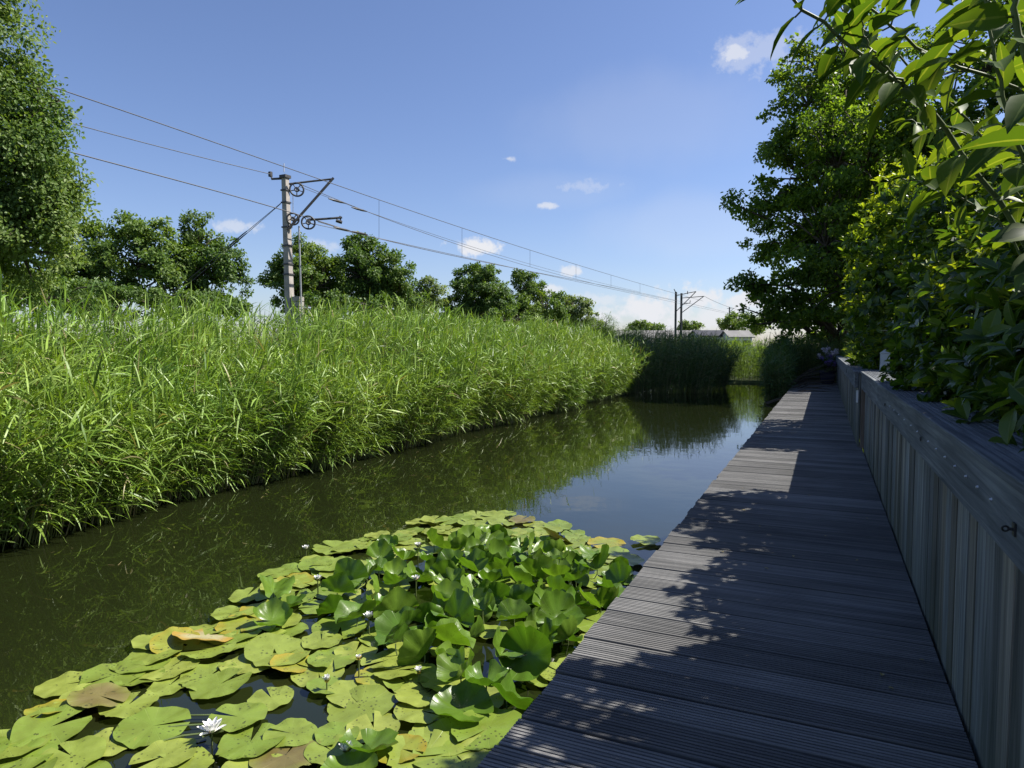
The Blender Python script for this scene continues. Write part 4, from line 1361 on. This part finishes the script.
flower_spots = [W(*q) for q in ((212, 745), (327, 694), (369, 636), (318, 596), (306, 557), (418, 560), (416, 596), (359, 680), (419, 685), (346, 766))]
nup = 0
ub0, ub1 = np.min(poly_up, axis=0), np.max(poly_up, axis=0)
placed_u = []
tries = 0
stalk_obj = []
while nup < 98 and tries < 20000:
    tries += 1
    inside = rng.uniform() < .94
    p = (rng.uniform(ub0[0], ub1[0]), rng.uniform(ub0[1], ub1[1])) if inside else (rng.uniform(bx0, bx1), rng.uniform(by0, by1))
    if inside and not in_poly(p, poly_up): continue
    if not inside and (not in_poly(p, poly_flat) or p[1] > 5.5 or p[0] > -1.3 or not (260 < proj((p[0], p[1], 0))[0] < 420) or proj((p[0], p[1], 0))[1] > 700): continue
    if not deck_ok(p[0] + .12): continue
    if min((p[0] - a_) ** 2 + (p[1] - b_) ** 2 for a_, b_ in flower_spots) < .15 ** 2: continue
    if any(abs(p[0] - a_ * p[1] / b_) < .13 and 0 < b_ - p[1] < .45 for a_, b_ in flower_spots): continue
    if placed_u and min((p[0] - a_) ** 2 + (p[1] - b_) ** 2 for a_, b_ in placed_u) < .12 ** 2: continue
    placed_u.append(p)
    zz = rng.uniform(.035, .125) if inside else rng.uniform(.04, .07)
    tmag = abs(rng.normal(.6, .35)) if inside else abs(rng.normal(.35, .15))
    ta = rng.uniform(0, 2 * pi)
    o = add_pad('pad_up', p[0], p[1], zz, rng.uniform(0, 2 * pi), (tmag * cos(ta), tmag * sin(ta)), rng.uniform(.62, .92),
            'upright glossy leaf standing out of the water in the middle of the patch' if inside else 'single upright glossy leaf raised among flat pads',
            'upright water lily leaves')
    st = MB().tube(np.array([(p[0] + rng.normal(0, .04), p[1] + rng.normal(0, .04), -.1), (p[0], p[1], zz * .6), (p[0], p[1], zz - .004)]), .004, 5)
    bpy.context.view_layer.update()
    so = st.build('stalk', M['greenstem'])
    so.parent = o
    so.matrix_parent_inverse = o.matrix_world.inverted()
    nup += 1
print('PADS', NP[0], nflat, nup)

# flowers
PET = leaf3([0, .2, .45, .7, .9, 1], [.12, .3, .4, .36, .18, .01], .35, -.18)
flower_lab = {
    (212, 741): 'wide open white water lily with a yellow centre in the front left gap',
    (327, 690): 'half-closed white water lily bud standing above the front pads',
    (369, 632): 'white water lily between the flat pads left of the upright leaves',
    (318, 592): 'small white water lily at the left rim of the upright leaves',
    (306, 553): 'white water lily low among the far left pads',
    (418, 556): 'white water lily on the far side of the upright leaves',
    (416, 592): 'white water lily hidden behind the upright leaves',
    (359, 676): 'tiny white lily bud in front of the upright leaves',
    (419, 681): 'small white bud beside the bright cupped leaf',
    (346, 762): 'white water lily cut by the bottom edge of the picture',
}
for (px, py), lab in flower_lab.items():
    x, y = W(px, py + 4)
    op = 1.0 if 'open' in lab else (.25 if 'bud' in lab else .55)
    s = {1.0: .066, .55: .043, .25: .038}[op]
    if 'tiny' in lab: s *= .7
    c = np.array([x, y, .06 if op < 1 else .055])
    if 'hidden' in lab or 'upright' in lab: c[2] = .11
    root = empty('water_lily_flower', c, lab, 'flower', 'white water lilies')
    mb = MB()
    for (cnt, el, sc_) in ((6, 18 + 45 * (1 - op), 1.0), (7, 38 + 35 * (1 - op), .95), (6, 58 + 22 * (1 - op), .8)):
        ph = np.arange(cnt) * 2 * pi / cnt + rng.uniform(0, 6)
        e = np.radians(el + rng.normal(0, 5, cnt))
        d = np.stack([np.cos(ph) * np.cos(e), np.sin(ph) * np.cos(e), np.sin(e)], 1)
        nr_ = np.stack([-np.cos(ph) * np.sin(e), -np.sin(ph) * np.sin(e), np.cos(e)], 1)
        mb.add(*inst(PET[0], PET[1], np.tile(c, (cnt, 1)) + d * .006, d, nr_, s * sc_ * np.ones(cnt)))
    mb.build('petals', M['petal'], root, True)
    mb = MB()
    for q in range(26):
        a_ = q * 2.4; rr = .004 + .010 * (q / 26)
        b_ = c + np.array([cos(a_) * rr * .6, sin(a_) * rr * .6, .004])
        mb.tube(np.array([b_, b_ + np.array([cos(a_) * .008, sin(a_) * .008, .017])]), [.0016, .0010], 4)
    mb.build('stamens', M['stamen'], root)
    mb = MB()
    ph = np.arange(4) * pi / 2 + rng.uniform(0, 6)
    e = np.radians(np.full(4, 8 + 50 * (1 - op)))
    d = np.stack([np.cos(ph) * np.cos(e), np.sin(ph) * np.cos(e), np.sin(e)], 1)
    nr_ = np.stack([-np.cos(ph) * np.sin(e), -np.sin(ph) * np.sin(e), np.cos(e)], 1)
    mb.add(*inst(PET[0], PET[1], np.tile(c - [0, 0, .004], (4, 1)), d, nr_, np.full(4, s * 1.0)))
    mb.tube(np.array([c - [0, 0, .15], c - [0, 0, .003]]), .004, 6)
    mb.build('sepals', M['sepal'], root)

for i in range(3):
    a_ = onZ(150 + 4 * i, 716 + 13 * i, .02); b_ = onZ(212 - 3 * i, 715 + 9 * i, .02)
    o = MB().tube(np.array([a_, (a_ + b_) / 2 + [0, 0, .004 * i], b_]), [.003, .0045, .004], 6).build('floating_stalk', M['greenstem'])
    tag(o, 'thin yellow-green lily stalk lying across the dark water gap', 'stalk', 'lily stalks in the water gap')
for i in range(16):
    y_ = rng.uniform(2.4, 7.5); x_ = rng.uniform(-.9, .45)
    LV, LF = inst(HEX[0], HEX[1], np.array([[x_, y_, DZ + .008]]), np.array([[cos(i), sin(i), .02]]), np.array([[.1, .1, 1.0]]), rng.uniform(.012, .035))
    tag(mk('fallen_leaf', LV, [LF], M['litter']), 'tiny dry leaf lying on the boardwalk planks', 'leaf', 'fallen leaves on the boardwalk')
nb = 130
db = rng.uniform(1.5, 24, nb)
dx = -6.35 + rng.exponential(.55, nb)
ok = dx < -1.4
m_ = ok.sum()
ang_ = rng.uniform(0, 2 * pi, m_)
LV, LF = inst(NARROW[0], NARROW[1], np.stack([dx[ok], db[ok], np.full(m_, .006)], 1), np.stack([np.cos(ang_), np.sin(ang_), np.zeros(m_)], 1), np.tile([0, 0, 1.0], (m_, 1)), rng.uniform(.03, .12, m_), .5)
LV[:, 2] = .005 + np.abs(LV[:, 2] - .006) * .1
tag(mk('floating_litter', LV, [LF], M['litter']), 'bits of dead reed floating on the water beside the reed bed', 'reed litter', None, 'stuff')

# ------------------------------------------------------------------ sky, sun, camera
SUN_AZ, SUN_EL = rad(54.6), rad(49.5)
w = bpy.data.worlds.new('World')
scene.world = w
w.use_nodes = True
nt = w.node_tree
nt.nodes.clear()
wo = N(nt, 'ShaderNodeOutputWorld')
sky = N(nt, 'ShaderNodeTexSky', sky_type='NISHITA', sun_disc=False, sun_elevation=SUN_EL, sun_rotation=SUN_AZ)
sky.air_density = 1.0; sky.dust_density = 0.6; sky.ozone_density = 2.5; sky.altitude = 0
bg = N(nt, 'ShaderNodeBackground', i_Strength=.070)
L(nt, mixc(nt, 1.0, sky.outputs[0], (.93, .925, 1.09), 'MULTIPLY'), bg.inputs[0])
tc = N(nt, 'ShaderNodeTexCoord')
dirv = tc.outputs['Generated']
n1 = N(nt, 'ShaderNodeTexNoise', i_Scale=46.0, i_Detail=8.0, i_Roughness=.62)
n2 = N(nt, 'ShaderNodeTexNoise', i_Scale=11.0, i_Detail=4.0)
L(nt, dirv, n1.inputs['Vector']); L(nt, dirv, n2.inputs['Vector'])
nz_ = math1(nt, 'ADD', math1(nt, 'MULTIPLY_ADD', n1.outputs[0], 2.6, -1.3), math1(nt, 'MULTIPLY_ADD', n2.outputs[0], .9, -.45))
clouds = [(650, 120, 190, 70, .10), (690, 225, 160, 50, .14), (560, 190, 120, 30, .08), (600, 300, 60, 10, .5), (715, 316, 60, 16, .8),
          (480, 247, 36, 11, 1.0), (573, 272, 18, 7, .8), (552, 290, 20, 8, .8), (602, 314, 18, 14, .95), (650, 310, 60, 24, 1.0), (700, 298, 44, 20, .95), (742, 304, 36, 18, .95),
          (690, 322, 90, 14, .75), (235, 226, 26, 10, .55), (322, 245, 30, 9, .4), (737, 53, 18, 9, .75), (760, 52, 60, 26, .35), (547, 205, 18, 5, .7), (508, 159, 9, 4, .6), (585, 186, 50, 10, .3), (1100, 300, 150, 40, .8), (880, 150, 60, 30, .4), (1300, 200, 160, 60, .7), (-300, 220, 120, 30, .6)]
acc = None
for (px, py, wx, hy, st) in clouds:
    d0 = nz(ray(px, py))
    u_ = nz(np.cross(d0, [0, 0, 1.0])); v_ = np.cross(u_, d0)
    s = 1.0 / np.linalg.norm(ray(px, py))
    a_ = N(nt, 'ShaderNodeVectorMath', operation='DOT_PRODUCT'); L(nt, dirv, a_.inputs[0]); a_.inputs[1].default_value = tuple(u_ * F / (wx * s * s * 1.0 if abs(px - 512) > 400 else wx * s))
    b_ = N(nt, 'ShaderNodeVectorMath', operation='DOT_PRODUCT'); L(nt, dirv, b_.inputs[0]); b_.inputs[1].default_value = tuple(v_ * F / (hy * s))
    f_ = N(nt, 'ShaderNodeVectorMath', operation='DOT_PRODUCT'); L(nt, dirv, f_.inputs[0]); f_.inputs[1].default_value = tuple(d0)
    r2 = math1(nt, 'ADD', math1(nt, 'POWER', math1(nt, 'ABSOLUTE', a_.outputs['Value']), 2.0), math1(nt, 'POWER', math1(nt, 'ABSOLUTE', b_.outputs['Value']), 2.0))
    m_ = math1(nt, 'SUBTRACT', 1.0, math1(nt, 'SQRT', r2))
    m_ = math1(nt, 'ADD', m_, nz_ if st > .2 else math1(nt, 'MULTIPLY_ADD', n2.outputs[0], .7, -.35))
    mr = N(nt, 'ShaderNodeMapRange', interpolation_type='SMOOTHSTEP')
    mr.inputs[1].default_value, mr.inputs[2].default_value, mr.inputs[4].default_value = .12, .75, st
    L(nt, m_, mr.inputs[0])
    m_ = math1(nt, 'MULTIPLY', mr.outputs[0], math1(nt, 'GREATER_THAN', f_.outputs['Value'], .5))
    acc = m_ if acc is None else math1(nt, 'MAXIMUM', acc, m_)
bc = N(nt, 'ShaderNodeBackground', i_Strength=.78)
bc.inputs[0].default_value = (.53, .54, .57, 1)
mx = N(nt, 'ShaderNodeMixShader')
L(nt, acc, mx.inputs[0]); L(nt, bg.outputs[0], mx.inputs[1]); L(nt, bc.outputs[0], mx.inputs[2]); L(nt, mx.outputs[0], wo.inputs[0])

sl = bpy.data.lights.new('sun', 'SUN')
sl.energy = 5.0; sl.angle = rad(.5); sl.color = (1.0, .95, .86)
so = bpy.data.objects.new('sun', sl)
COL.objects.link(so)
from mathutils import Vector, Matrix
sd = Vector((sin(SUN_AZ) * cos(SUN_EL), cos(SUN_AZ) * cos(SUN_EL), sin(SUN_EL)))
so.rotation_euler = sd.to_track_quat('Z', 'Y').to_euler()
so.location = (10, 10, 30)

cd = bpy.data.cameras.new('camera')
cd.sensor_width = 36; cd.lens = 36 * F / 1024
cd.clip_start = .05; cd.clip_end = 9000
co = bpy.data.objects.new('camera', cd)
COL.objects.link(co)
co.matrix_world = Matrix(((RT[0], UP[0], -FW[0], CAM[0]), (RT[1], UP[1], -FW[1], CAM[1]), (RT[2], UP[2], -FW[2], CAM[2]), (0, 0, 0, 1)))
scene.camera = co
vs = scene.view_settings
vs.view_transform = 'Standard'; vs.look = 'None'; vs.exposure = 1.0; vs.gamma = 1.0
scene.cycles.max_bounces = 8
scene.cycles.diffuse_bounces = 3
scene.cycles.glossy_bounces = 3
scene.cycles.transmission_bounces = 4
scene.cycles.sample_clamp_indirect = 6
scene.cycles.use_denoising = True
